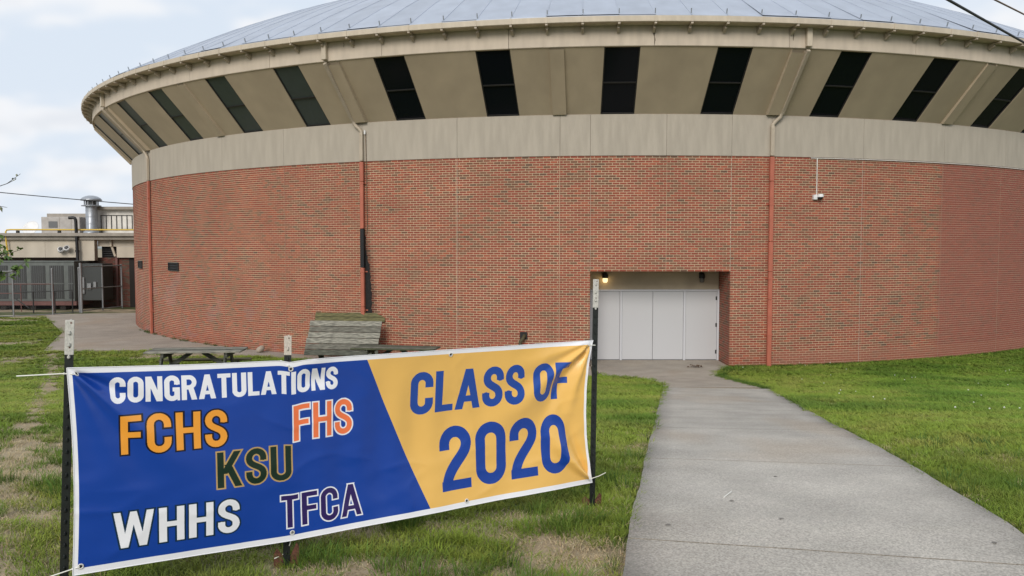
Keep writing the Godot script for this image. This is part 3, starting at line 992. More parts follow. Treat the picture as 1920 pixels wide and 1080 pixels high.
# ---------------------------------------------------------------- ground and grass
func build_ground() -> void:
	# soil sheet with a computed map of soil, straw and turf colour
	var x0 := -30.0; var x1 := 30.0; var z0 := 2.0; var z1 := -48.0
	var w := 1200; var h := 1000
	var data := PackedByteArray()
	data.resize(w * h * 3)
	var turf := Color(0.066, 0.085, 0.021)
	var dirt := Color(0.33, 0.265, 0.175)
	for j in h:
		var z := lerpf(z0, z1, (j + 0.5) / h)
		for i in w:
			var x := lerpf(x0, x1, (i + 0.5) / w)
			var c := turf if z > -39.6 or x > -17.0 else Color(0.06, 0.052, 0.042)
			if Vector2(x - CENTRE.x, z - CENTRE.z).length() > R - 1.0:
				var k := worn(x, z)
				k = clampf(k * 1.3 + 0.25 * fine_noise.get_noise_2d(x * 60.0, z * 60.0), 0, 1)
				c = turf.lerp(dirt, k) * (1.0 + 0.35 * fine_noise.get_noise_2d(x * 90.0 + 7.0, z * 90.0))
			var s := c.linear_to_srgb()
			var o := (j * w + i) * 3
			data[o] = int(clampf(s.r, 0, 1) * 255); data[o + 1] = int(clampf(s.g, 0, 1) * 255); data[o + 2] = int(clampf(s.b, 0, 1) * 255)
	var img := Image.create_from_data(w, h, false, Image.FORMAT_RGB8, data)
	var gm := StandardMaterial3D.new()
	gm.albedo_texture = ImageTexture.create_from_image(img)
	gm.texture_repeat = false
	gm.roughness = 0.95
	var st := SurfaceTool.new()
	st.begin(Mesh.PRIMITIVE_TRIANGLES)
	var xs := [-900.0, -300.0, -120.0, -60.0]
	var x := -40.0
	while x <= 40.0:
		xs.append(x); x += 0.4 if absf(x) < 12.0 else 1.0
	xs.append_array([60.0, 120.0, 300.0, 900.0])
	var zs := [120.0, 40.0, 15.0, 6.0]
	var z := 2.0
	while z >= -50.0:
		zs.append(z); z -= 0.2 if z > -10.0 else 0.5
	zs.append_array([-70.0, -120.0, -300.0, -900.0])
	for j in zs.size():
		for i in xs.size():
			st.set_uv(Vector2((xs[i] - x0) / (x1 - x0), (zs[j] - z0) / (z1 - z0)))
			var y := soil_y(xs[i], zs[j])
			if paved(xs[i], zs[j], 0.3): y = ground_y(xs[i], zs[j]) - 0.03
			st.add_vertex(Vector3(xs[i], y, zs[j]))
	var nx := xs.size()
	for j in zs.size() - 1:
		for i in nx - 1:
			var a := j * nx + i
			for k in [a, a + 1, a + nx + 1, a, a + nx + 1, a + nx]: st.add_index(k)
	st.generate_normals()
	var o := obj("ground", st.commit(), gm)
	o.set_meta("kind", "structure")

func tuft(blades: int, radius: float, h0: float, h1: float, width: float, lean: float, sd: int) -> ArrayMesh:
	var r := RandomNumberGenerator.new()
	r.seed = sd
	var st := SurfaceTool.new()
	st.begin(Mesh.PRIMITIVE_TRIANGLES)
	st.set_smooth_group(-1)
	for k in blades:
		var a := r.randf() * TAU
		var rad := sqrt(r.randf()) * radius
		var root := Vector3(cos(a) * rad, -0.01, sin(a) * rad)
		var dir := Vector3(cos(a + r.randf_range(-1.2, 1.2)), 0, sin(a + r.randf_range(-1.2, 1.2)))
		var h := r.randf_range(h0, h1)
		var bend := r.randf_range(0.15, 1.0) * lean * h
		var side := dir.cross(Vector3.UP).rotated(Vector3.UP, r.randf_range(-0.9, 0.9)) * width * r.randf_range(0.7, 1.2) * 0.5
		var mid := root + Vector3.UP * h * 0.6 + dir * bend * 0.3
		var tip := root + Vector3.UP * h * r.randf_range(0.8, 1.0) + dir * bend
		var shade := r.randf_range(0.75, 1.25)
		var hue := r.randf_range(-0.1, 0.16)
		var c := Color(shade * (1.0 + hue), shade, shade * (1.0 - hue * 0.6))
		for v in [root - side, root + side, mid + side * 0.8, root - side, mid + side * 0.8, mid - side * 0.8, mid - side * 0.8, mid + side * 0.8, tip]:
			st.set_color(c)
			st.add_vertex(v)
	st.generate_normals()
	return st.commit()

func scatter(called: String, mesh: ArrayMesh, list: Array) -> void:
	var mm := MultiMesh.new()
	mm.transform_format = MultiMesh.TRANSFORM_3D
	mm.use_colors = true
	mm.mesh = mesh
	mm.instance_count = list.size()
	for i in list.size():
		mm.set_instance_transform(i, list[i][0])
		mm.set_instance_color(i, list[i][1])
	var mi := MultiMeshInstance3D.new()
	mi.multimesh = mm
	mi.material_override = M.grass
	put(called, mi)
	mi.set_meta("kind", "stuff")

func build_grass() -> void:
	var near := []
	var far := []
	var clumps := []
	var dry := []
	for step in 66:
		var d0 := 1.6 + 0.6 * step
		var half := minf(d0 * 0.70 + 2.2, 30.0)
		var n := int(0.6 * 2.0 * half * (130.0 if d0 < 3.0 else 470.0 * pow(4.7 / maxf(d0, 4.7), 1.5)))
		for k in n:
			var d := rng.randf_range(d0, d0 + 0.6)
			var x := rng.randf_range(-half, half)
			var z := -d
			if d > 39.4 and x < -17.0: continue
			if absf(x) > d * 0.72 + 1.5: continue
			if paved(x, z, 0.015): continue
			if d > 21.0 and x < 4.0 and x > -12.0 and Vector2(x - CENTRE.x, z - CENTRE.z).length() < R + 0.1: continue
			var w := worn(x, z)
			var pat := big_noise.get_noise_2d(x * 11.0, z * 11.0)
			var pat2 := big_noise.get_noise_2d(x * 45.0 + 20.0, z * 45.0)
			var straw := clampf(w * 1.25 - 0.15, 0, 1)
			if rng.randf() < straw * 0.93: 
				if rng.randf() < 0.85 and d < 20.0:
					var yy := soil_y(x, z)
					var cc := Color(0.52, 0.42, 0.265) * rng.randf_range(0.6, 1.15)
					cc.a = 1
					dry.append([Transform3D(Basis(Vector3.UP, rng.randf() * TAU) * Basis.from_scale(Vector3(1, rng.randf_range(0.35, 0.8), 1)), Vector3(x, yy, z)), cc])
				continue
			var y := soil_y(x, z)
			var right := smoothstep(3.0, 7.0, x - (d - 4.0) * 0.2)
			var c := Color(0.205, 0.272, 0.042).lerp(Color(0.172, 0.272, 0.038), right)
			c = c.lerp(Color(0.29, 0.275, 0.075), clampf(0.24 + pat2 * 1.2, 0, 0.75) * lerpf(0.8, 0.45, right))
			c = c.lerp(Color(0.070, 0.145, 0.022), clampf(pat * 1.3 + 0.1, 0, 0.7))
			c *= rng.randf_range(0.8, 1.2)
			c.a = 1
			var s := rng.randf_range(0.6, 1.05) * (1.0 + 0.5 * clampf(pat, -0.5, 0.6)) * lerpf(1.0, 0.6, straw)
			var tr := Transform3D(Basis(Vector3.UP, rng.randf() * TAU) * Basis.from_scale(Vector3(1.0, s, 1.0)), Vector3(x, y, z))
			if d < rng.randf_range(6.5, 11.0): near.append([tr, c])
			else:
				var wide := clampf(d / 8.0, 1.1, 2.8)
				far.append([Transform3D(tr.basis.scaled_local(Vector3(wide, 0.95, wide)), tr.origin), c])
	# taller dark clumps in the unmown foreground, along the path's edges and at the wall's foot
	for k in 650:
		var d := rng.randf_range(3.2, 9.0)
		var x := rng.randf_range(-5.0, 7.0)
		if big_noise.get_noise_2d(x * 26.0, d * 26.0) < 0.16 or paved(x, -d, 0.05) or worn(x, -d) > 0.5: continue
		var c := Color(0.070, 0.135, 0.030) * rng.randf_range(0.8, 1.25); c.a = 1
		clumps.append([Transform3D(Basis(Vector3.UP, rng.randf() * TAU) * Basis.from_scale(Vector3.ONE * rng.randf_range(0.7, 1.2)), Vector3(x, soil_y(x, -d), -d)), c])
	for k in 70:
		# thick single clumps among the bare ground near the banner
		var d0 := rng.randf_range(3.5, 7.5)
		var x0 := rng.randf_range(-1.6, 1.1) if k % 2 == 0 else rng.randf_range(-5.0, -1.9)
		if paved(x0, -d0, 0.15): continue
		var tall := rng.randf_range(0.7, 1.15)
		for m in rng.randi_range(5, 13):
			var d := d0 + rng.randfn(0, 0.06)
			var x := x0 + rng.randfn(0, 0.09)
			if paved(x, -d, 0.03): continue
			var c := Color(0.085, 0.165, 0.030).lerp(Color(0.15, 0.21, 0.04), rng.randf()) * rng.randf_range(0.8, 1.2); c.a = 1
			clumps.append([Transform3D(Basis(Vector3.UP, rng.randf() * TAU) * Basis.from_scale(Vector3.ONE * tall * rng.randf_range(0.6, 1.1)), Vector3(x, soil_y(x, -d), -d)), c])
	for k in 520:
		var d := rng.randf_range(2.5, 17.4)
		var right := rng.randf() < 0.5
		var x := path_left(d) + (2.24 + rng.randf_range(0.0, 0.07) if right else rng.randf_range(-0.06, 0.0))
		var c := Color(0.085, 0.135, 0.030) * rng.randf_range(0.75, 1.2); c.a = 1
		clumps.append([Transform3D(Basis(Vector3.UP, rng.randf() * TAU) * Basis.from_scale(Vector3.ONE * rng.randf_range(0.35, 0.6)), Vector3(x, ground_y(x, -d) - 0.01, -d)), c])
		if not right and d > 5.0 and rng.randf() < 0.8 or rng.randf() < 0.12:
			var cc := Color(0.42, 0.34, 0.20) * rng.randf_range(0.7, 1.1); cc.a = 1
			dry.append([Transform3D(Basis(Vector3.UP, rng.randf() * TAU) * Basis.from_scale(Vector3(1.0, 0.5, 1.0)), Vector3(x + (0.03 if right else -0.03), ground_y(x, -d) + 0.02, -d)), cc])
	for k in 160:
		var deg := rng.randf_range(-56.0, -33.0)
		if big_noise.get_noise_1d(deg * 40.0) < 0.0: continue
		var v := CENTRE + pol(R + rng.randf_range(0.03, 0.16), 0.02, deg)
		var c := Color(0.060, 0.105, 0.025) * rng.randf_range(0.8, 1.2); c.a = 1
		clumps.append([Transform3D(Basis(Vector3.UP, rng.randf() * TAU) * Basis.from_scale(Vector3.ONE * rng.randf_range(0.5, 1.1)), v), c])
	for k in 700:
		var deg := rng.randf_range(5.0, 42.0)
		var v := CENTRE + pol(R + rng.randf_range(0.03, 0.25), 0.0, deg)
		if paved(v.x, v.z, 0.0) : continue
		var c := Color(0.085, 0.145, 0.028) * rng.randf_range(0.7, 1.1); c.a = 1
		clumps.append([Transform3D(Basis(Vector3.UP, rng.randf() * TAU) * Basis.from_scale(Vector3.ONE * rng.randf_range(0.4, 0.75)), v), c])
	for k in 260:
		# edge of the landing where the turf spills over
		var f := rng.randf()
		var q := Vector2(5.42, 17.3).lerp(Vector2(5.28, 20.6), f * 1.6) if f < 0.62 else Vector2(5.28, 20.6).lerp(Vector2(6.1, 22.6), (f - 0.62) / 0.38)
		q.x += rng.randf_range(-0.05, 0.16)
		var c := Color(0.075, 0.14, 0.028) * rng.randf_range(0.75, 1.15); c.a = 1
		clumps.append([Transform3D(Basis(Vector3.UP, rng.randf() * TAU) * Basis.from_scale(Vector3.ONE * rng.randf_range(0.5, 0.85)), Vector3(q.x, ground_y(q.x, -q.y), -q.y)), c])
	for k in 5200:
		# dead blades mixed into the turf
		var d := rng.randf_range(2.5, 14.0)
		var x := rng.randf_range(-d * 0.7 - 1.0, d * 0.7 + 1.0)
		if paved(x, -d, 0.02): continue
		if big_noise.get_noise_2d(x * 16.0 + 70.0, d * 16.0) < (0.02 if x < path_left(d) else 0.18): continue
		var cc := Color(0.50, 0.42, 0.24) * rng.randf_range(0.6, 1.1); cc.a = 1
		dry.append([Transform3D(Basis(Vector3.UP, rng.randf() * TAU) * Basis.from_scale(Vector3(0.8, rng.randf_range(0.7, 1.5), 0.8)), Vector3(x, soil_y(x, -d) + 0.012, -d)), cc])
	scatter("lawn_grass", tuft(26, 0.062, 0.035, 0.082, 0.0042, 1.1, 3), near)
	scatter("distant_lawn_grass", tuft(26, 0.075, 0.05, 0.10, 0.009, 0.9, 4), far)
	scatter("grass_clumps", tuft(34, 0.075, 0.07, 0.16, 0.0045, 1.0, 5), clumps)
	scatter("dry_grass", tuft(20, 0.10, 0.015, 0.05, 0.0042, 2.6, 6), dry)
	# clover heads on the right-hand lawn
	var heads := []
	for k in 46:
		var d := rng.randf_range(10.0, 23.0)
		var x := rng.randf_range(6.0, 14.0)
		if paved(x, -d, 0.2): continue
		heads.append([Transform3D(Basis.from_scale(Vector3.ONE * rng.randf_range(0.7, 1.2)), Vector3(x, soil_y(x, -d) + 0.10, -d)), Color(0.62, 0.64, 0.56)])
	var ball := SurfaceTool.new()
	var sm := SphereMesh.new()
	sm.radius = 0.012; sm.height = 0.022; sm.radial_segments = 8; sm.rings = 5
	ball.append_from(sm, 0, Transform3D.IDENTITY)
	scatter("clover_flowers", ball.commit(), heads)

# ---------------------------------------------------------------- banner
const BW := 2048
const BH := 640
var page: Image

func fill_poly(pts: PackedVector2Array, c: Color) -> void:
	var lo := 1e9; var hi := -1e9
	for p in pts: lo = minf(lo, p.y); hi = maxf(hi, p.y)
	for y in range(maxi(0, int(lo)), mini(BH - 1, int(hi)) + 1):
		var yy := y + 0.5
		var cuts := []
		for i in pts.size():
			var a := pts[i]; var b := pts[(i + 1) % pts.size()]
			if (a.y <= yy) != (b.y <= yy): cuts.append(a.x + (b.x - a.x) * (yy - a.y) / (b.y - a.y))
		cuts.sort()
		for k in range(0, cuts.size() - 1, 2):
			var xa := int(round(cuts[k])); var xb := int(round(cuts[k + 1]))
			if xb > xa: page.fill_rect(Rect2i(xa, y, xb - xa, 1), c)

func arc_pts(cx: float, cy: float, rx: float, ry: float, a0: float, a1: float) -> Array:
	var out := []
	for k in 15:
		var a := deg_to_rad(lerpf(a0, a1, k / 14.0))
		out.append(Vector2(cx + rx * cos(a), cy - ry * sin(a)))
	return out

func bez(a: Vector2, b: Vector2, c: Vector2, d: Vector2) -> Array:
	var out := []
	for k in range(1, 15): out.append(a.bezier_interpolate(b, c, d, k / 14.0))
	return out

func glyph(ch: String, s: float) -> Array:
	# [width, strokes]; a stroke is ["s", points, half weight] (bent bar) or ["d", x0, y0, x1, y1, width] (slanting bar cut level)
	# s: half the weight of an upright
	var h := s * 0.87
	var w := 0.57
	match ch:
		"I": return [2 * s, [["s", [Vector2(s, 0), Vector2(s, 1)], s]]]
		"L": return [0.47, [["s", [Vector2(s, 0), Vector2(s, 1)], s], ["s", [Vector2(0, 1 - h), Vector2(0.47, 1 - h)], h]]]
		"T": return [0.52, [["s", [Vector2(0, h), Vector2(0.52, h)], h], ["s", [Vector2(0.26, 0), Vector2(0.26, 1)], s]]]
		"F": return [0.48, [["s", [Vector2(s, 0), Vector2(s, 1)], s], ["s", [Vector2(0, h), Vector2(0.48, h)], h], ["s", [Vector2(0, 0.5), Vector2(0.45, 0.5)], h]]]
		"H": return [0.58, [["s", [Vector2(s, 0), Vector2(s, 1)], s], ["s", [Vector2(0.58 - s, 0), Vector2(0.58 - s, 1)], s], ["s", [Vector2(0.1, 0.49), Vector2(0.48, 0.49)], h]]]
		"N": return [0.60, [["s", [Vector2(s * 0.9, 0), Vector2(s * 0.9, 1)], s * 0.9], ["s", [Vector2(0.6 - s * 0.9, 0), Vector2(0.6 - s * 0.9, 1)], s * 0.9], ["d", s * 1.1, 0.0, 0.6 - s * 1.1, 1.0, s * 2.1]]]
		"A": return [0.66, [["d", 0.33, 0.0, s, 1.0, s * 2.0], ["d", 0.33, 0.0, 0.66 - s, 1.0, s * 2.0], ["s", [Vector2(0.17, 0.74), Vector2(0.49, 0.74)], h * 0.88]]]
		"W": return [0.92, [["d", s * 0.95, 0.0, 0.25, 1.0, s * 1.85], ["d", 0.46, 0.0, 0.26, 1.0, s * 1.7], ["d", 0.46, 0.0, 0.66, 1.0, s * 1.7], ["d", 0.92 - s * 0.95, 0.0, 0.67, 1.0, s * 1.85]]]
		"K": return [0.62, [["s", [Vector2(s, 0), Vector2(s, 1)], s], ["d", 0.60 - s * 1.1, 0.0, 0.16, 0.62, s * 2.2], ["d", 0.26, 0.36, 0.62 - s * 1.1, 1.0, s * 2.2]]]
		"U": return [w, [["s", [Vector2(s, 0)] + arc_pts(w * 0.5, 0.74, w * 0.5 - s, 0.26 - h, 180, 360) + [Vector2(w - s, 0)], s]]]
		"O", "0": return [w, [["s", [Vector2(s, 0.5)] + arc_pts(w * 0.5, 0.27, w * 0.5 - s, 0.27 - h, 180, 0) + arc_pts(w * 0.5, 0.73, w * 0.5 - s, 0.27 - h, 360, 180) + [Vector2(s, 0.5), Vector2(s, 0.45)], s]]]
		"C": return [0.56, [["s", [Vector2(0.56 - s, 0.37)] + arc_pts(0.28, 0.27, 0.28 - s, 0.27 - h, 0, 180) + arc_pts(0.28, 0.73, 0.28 - s, 0.27 - h, 180, 360) + [Vector2(0.56 - s, 0.62)], s]]]
		"G": return [w, [["s", [Vector2(w - s, 0.36)] + arc_pts(w * 0.5, 0.27, w * 0.5 - s, 0.27 - h, 0, 180) + arc_pts(w * 0.5, 0.73, w * 0.5 - s, 0.27 - h, 180, 360) + [Vector2(w - s, 0.48)], s], ["s", [Vector2(0.30, 0.55), Vector2(w, 0.55)], h * 0.88], ["s", [Vector2(w - 0.05, 0.5), Vector2(w - 0.05, 1.0)], 0.05]]]
		"R": return [0.58, [["s", [Vector2(s, 0), Vector2(s, 1)], s], ["s", [Vector2(0.0, h), Vector2(0.27, h)] + arc_pts(0.28, 0.29, 0.295 - s, 0.29 - h, 90, -90) + [Vector2(0.1, 0.58 - h)], h * 1.02], ["d", 0.34, 0.5, 0.58 - s * 1.05, 1.0, s * 2.1]]]
		"S": return [0.54, [["s", [Vector2(0.54 - s, 0.34)] + arc_pts(0.27, 0.27, 0.27 - s, 0.27 - h, 0, 180) + bez(Vector2(s, 0.27), Vector2(s, 0.52), Vector2(0.54 - s, 0.47), Vector2(0.54 - s, 0.73)) + arc_pts(0.27, 0.73, 0.27 - s, 0.27 - h, 360, 180) + [Vector2(s, 0.65)], s]]]
		"2": return [0.56, [["s", [Vector2(s, 0.36)] + arc_pts(0.28, 0.27, 0.28 - s, 0.27 - h, 180, 0) + bez(Vector2(0.56 - s, 0.27), Vector2(0.56 - s, 0.48), Vector2(0.04 + s, 0.62), Vector2(0.02 + s, 0.93)), s], ["s", [Vector2(0.02, 1 - h), Vector2(0.55, 1 - h)], h]]]
	return [0.26, []]

func draw_word(text: String, u0: float, u1: float, v0: float, v1: float, c: Color, o: float, space := 0.06, heavy := 0.1) -> void:
	# o: how far an outline pass grows the strokes, in letter heights
	var total := 0.0
	for ch in text: total += glyph(ch, heavy)[0] + space
	total -= space
	var sx := (u1 - u0) * BW / total
	var sy := (v1 - v0) * BH
	var pen := 0.0
	for ch in text:
		var g := glyph(ch, heavy)
		var at := pen
		var px := func(p: Vector2) -> Vector2: return Vector2(u0 * BW + (at + p.x) * sx, v0 * BH + p.y * sy)
		for st in g[1]:
			if st[0] == "d":
				var a := Vector2(st[1], st[2]); var b := Vector2(st[3], st[4])
				var d := (b - a) / (b.y - a.y)
				var wx: float = st[5] * 0.5 + o * Vector2(1.0, d.x).length()
				a -= d * o; b += d * o
				fill_poly(PackedVector2Array([px.call(a - Vector2(wx, 0)), px.call(a + Vector2(wx, 0)), px.call(b + Vector2(wx, 0)), px.call(b - Vector2(wx, 0))]), c)
			else:
				var pts: Array = st[1]
				var hw: float = st[2] + o
				for i in pts.size() - 1:
					var a: Vector2 = pts[i]; var b: Vector2 = pts[i + 1]
					if a.distance_to(b) < 1e-5: continue
					var d := (b - a).normalized()
					var n := Vector2(-d.y, d.x) * hw
					var ea := a - d * (o if i == 0 else 0.0)
					var eb := b + d * (o if i == pts.size() - 2 else 0.0)
					fill_poly(PackedVector2Array([px.call(ea + n), px.call(eb + n), px.call(eb - n), px.call(ea - n)]), c)
					if i > 0:
						var dot := PackedVector2Array()
						for k in 14: dot.append(px.call(a + Vector2(cos(TAU * k / 14), sin(TAU * k / 14)) * hw))
						fill_poly(dot, c)
		pen += g[0] + space

const B_TL := Vector3(-1.968, 2.883, -3.55)
const B_TR := Vector3(0.526, 2.811, -5.22)
const B_H := 0.935

func banner_point(t: float, s: float) -> Vector3:
	var along := (B_TR - B_TL)
	var flat := Vector3(along.x, 0, along.z).normalized()
	var out := Vector3(-flat.z, 0, flat.x)      # towards the reader
	var p := B_TL + along * t
	var bow := sin(PI * clampf(s, 0, 1))
	# edges drawn in between the ties
	var pull := 0.066 * pow(bow, 0.8) * smoothstep(0.80, 1.0, t) * (1.0 - 0.25 * s)
	pull -= 0.016 * bow * (1.0 - smoothstep(0.0, 0.10, t))
	p -= flat * pull
	var dip := -0.012 * exp(-pow((t - 0.338) / 0.014, 2.0)) - 0.010 * sin(PI * clampf(t / 0.33, 0, 1)) * 0.4 * 1.0
	p.y -= B_H * s
	p.y += dip * (1.0 - s) - 0.021 * (t / 0.333 if t < 0.333 else (1.0 - t) / 0.667)
	# folds
	var z := 0.0
	z += 0.030 * sin(PI * clampf(t / 0.33, 0, 1)) * bow * 0.6
	z -= 0.045 * sin(PI * clampf((t - 0.33) / 0.67, 0, 1)) * bow
	# tension creases fanning out of the top right tie
	var q := Vector2((1.0 - t) * 3.0, s * B_H)
	var ang := rad_to_deg(atan2(q.y, q.x))
	var rad := q.length()
	var fade := exp(-rad * 1.5) * smoothstep(0.0, 0.12, rad)
	z += 0.040 * fade * (exp(-pow((ang - 34.0) / 7.0, 2.0)) - 0.9 * exp(-pow((ang - 52.0) / 8.0, 2.0)) + 0.5 * exp(-pow((ang - 14.0) / 7.0, 2.0)) + 0.5 * exp(-pow((ang - 72.0) / 6.0, 2.0)))
	# and the bottom right one
	var q2 := Vector2((1.0 - t) * 3.0, (1.0 - s) * B_H)
	var a2 := rad_to_deg(atan2(q2.y, q2.x))
	z += 0.045 * exp(-q2.length() * 2.2) * smoothstep(0.0, 0.1, q2.length()) * (exp(-pow((a2 - 48.0) / 9.0, 2.0)) - 0.8 * exp(-pow((a2 - 70.0) / 7.0, 2.0)))
	# top left
	var q3 := Vector2(t * 3.0, s * B_H)
	var a3 := rad_to_deg(atan2(q3.y, q3.x))
	z += 0.034 * exp(-q3.length() * 2.6) * smoothstep(0.0, 0.1, q3.length()) * (exp(-pow((a3 - 47.0) / 7.0, 2.0)) - 0.9 * exp(-pow((a3 - 30.0) / 8.0, 2.0)) + 0.4 * exp(-pow((a3 - 68.0) / 7.0, 2.0)))
	# the loop of slack beside the middle tie
	z += 0.020 * exp(-pow((t - 0.375) / 0.028, 2.0)) * exp(-pow(s / 0.07, 2.0)) - 0.012 * exp(-pow((t - 0.38) / 0.03, 2.0)) * exp(-pow((s - 0.12) / 0.05, 2.0))
	# soft unevenness of the vinyl
	var ridge := 1.0 - absf(big_noise.get_noise_2d(t * 95.0 + 33.0, s * 70.0 + t * 40.0)) * 3.2
	z += 0.0042 * pow(clampf(ridge, 0, 1), 3.0) * (0.4 + 0.6 * s) * smoothstep(1.0, 0.90, s) * smoothstep(0.0, 0.06, s)
	z += 0.0075 * big_noise.get_noise_2d(t * 150.0, s * 40.0) + 0.0022 * mid_noise.get_noise_2d(t * 420.0, s * 160.0)
	z += 0.0055 * sin(t * 82.0 + 1.5 * sin(s * 3.0)) * exp(-pow((t - 0.52) / 0.17, 2.0)) * bow
	return p + out * z

func build_banner() -> void:
	page = Image.create(BW, BH, false, Image.FORMAT_RGB8)
	var blue := Color8(22, 65, 154)
	var gold := Color8(234, 186, 100)
	var white := Color8(236, 236, 240)
	page.fill(blue)
	fill_poly(PackedVector2Array([Vector2(0.472 * BW, 0), Vector2(BW, 0), Vector2(BW, BH), Vector2(0.606 * BW, BH)]), gold)
	draw_word("CONGRATULATIONS", 0.0555, 0.4205, 0.053, 0.180, white, 0.0)
	draw_word("FCHS", 0.0680, 0.2270, 0.242, 0.434, Color8(22, 20, 36), 0.042, 0.11, 0.084)
	draw_word("FCHS", 0.0680, 0.2270, 0.242, 0.434, Color8(238, 160, 58), 0.0, 0.11, 0.084)
	draw_word("FHS", 0.3395, 0.4475, 0.247, 0.445, white, 0.042, 0.11, 0.078)
	draw_word("FHS", 0.3395, 0.4475, 0.247, 0.445, Color8(240, 122, 74), 0.0, 0.11, 0.078)
	draw_word("KSU", 0.2100, 0.3340, 0.467, 0.655, Color8(190, 155, 100), 0.042, 0.11, 0.081)
	draw_word("KSU", 0.2100, 0.3340, 0.467, 0.655, Color8(20, 44, 32), 0.0, 0.11, 0.081)
	draw_word("WHHS", 0.0545, 0.2445, 0.722, 0.902, Color8(18, 46, 70), 0.042, 0.11, 0.088)
	draw_word("WHHS", 0.0545, 0.2445, 0.722, 0.902, white, 0.0, 0.11, 0.088)
	draw_word("TFCA", 0.3150, 0.4625, 0.745, 0.925, white, 0.042, 0.11, 0.080)
	draw_word("TFCA", 0.3150, 0.4625, 0.745, 0.925, Color8(48, 34, 92), 0.0, 0.11, 0.080)
	draw_word("CLASS", 0.5657, 0.823, 0.130, 0.388, blue.lightened(0.05), 0.0, 0.055, 0.096)
	draw_word("OF", 0.846, 0.951, 0.135, 0.388, blue.lightened(0.05), 0.0, 0.055, 0.096)
	draw_word("2020", 0.6285, 0.942, 0.492, 0.886, blue, 0.0, 0.08, 0.09)
	# white margin
	for r in [Rect2i(0, 0, BW, 17), Rect2i(0, BH - 20, BW, 20), Rect2i(0, 0, 13, BH), Rect2i(BW - 11, 0, 11, BH)]: page.fill_rect(r, white)
	var bm := StandardMaterial3D.new()
	bm.albedo_texture = ImageTexture.create_from_image(page)
	bm.texture_repeat = false
	bm.roughness = 0.27
	bm.metallic_specular = 0.5
	var ban := thing("banner", "blue and gold vinyl CONGRATULATIONS CLASS OF 2020 banner tied to three posts", "banner", Vector3(-0.72, 1.9, -4.385))
	var off := -ban.position
	var st := SurfaceTool.new()
	st.begin(Mesh.PRIMITIVE_TRIANGLES)
	var nu := 300; var nv := 90
	for j in nv + 1:
		for i in nu + 1:
			st.set_uv(Vector2(float(i) / nu, float(j) / nv))
			st.add_vertex(banner_point(float(i) / nu, float(j) / nv) + off)
	for j in nv:
		for i in nu:
			var a := j * (nu + 1) + i
			for k in [a, a + 1, a + nu + 2, a, a + nu + 2, a + nu + 1]: st.add_index(k)
	st.generate_normals()
	obj("vinyl_sheet", st.commit(), bm, ban)
	# hem: the folded edge, a touch thicker than the sheet
	var hem := tool()
	for e in [[0.0, 0.0, 1.0, 0.0], [0.0, 1.0, 1.0, 1.0], [0.0, 0.0, 0.0, 1.0], [1.0, 0.0, 1.0, 1.0]]:
		var pts := []
		for k in 61: pts.append(banner_point(lerpf(e[0], e[2], k / 60.0), lerpf(e[1], e[3], k / 60.0)) + off)
		tube(hem, pts, 0.0022, 5)
	obj("hem", hem, mat(lin(0.78, 0.78, 0.8), 0.4), ban)
	for g in [[0.011, 0.030], [0.335, 0.036], [0.648, 0.030], [0.990, 0.030], [0.010, 0.960], [0.333, 0.955], [0.683, 0.965], [0.988, 0.960]]:
		var o := MeshInstance3D.new()
		var tm := TorusMesh.new()
		tm.inner_radius = 0.0065; tm.outer_radius = 0.0135; tm.rings = 20; tm.ring_segments = 8
		o.mesh = tm
		o.material_override = M.brass
		put("grommet", o, ban)
		var p := banner_point(g[0], g[1])
		var du := (banner_point(g[0] + 0.004, g[1]) - p).normalized()
		var dv := (banner_point(g[0], g[1] - 0.01) - p).normalized()
		var n := du.cross(dv).normalized()
		o.transform = Transform3D(Basis(du, n, du.cross(n)).orthonormalized() * Basis.from_scale(Vector3(1, 0.6, 1)), p + off + n * 0.003)
		var eye := tool()
		lathe(eye, [Vector2(0.0, 0.0005), Vector2(0.0066, 0.0005)], Vector3.ZERO, 12)
		var eo := obj("eyelet", eye, M.black, o)
		eo.position.y = 0.001

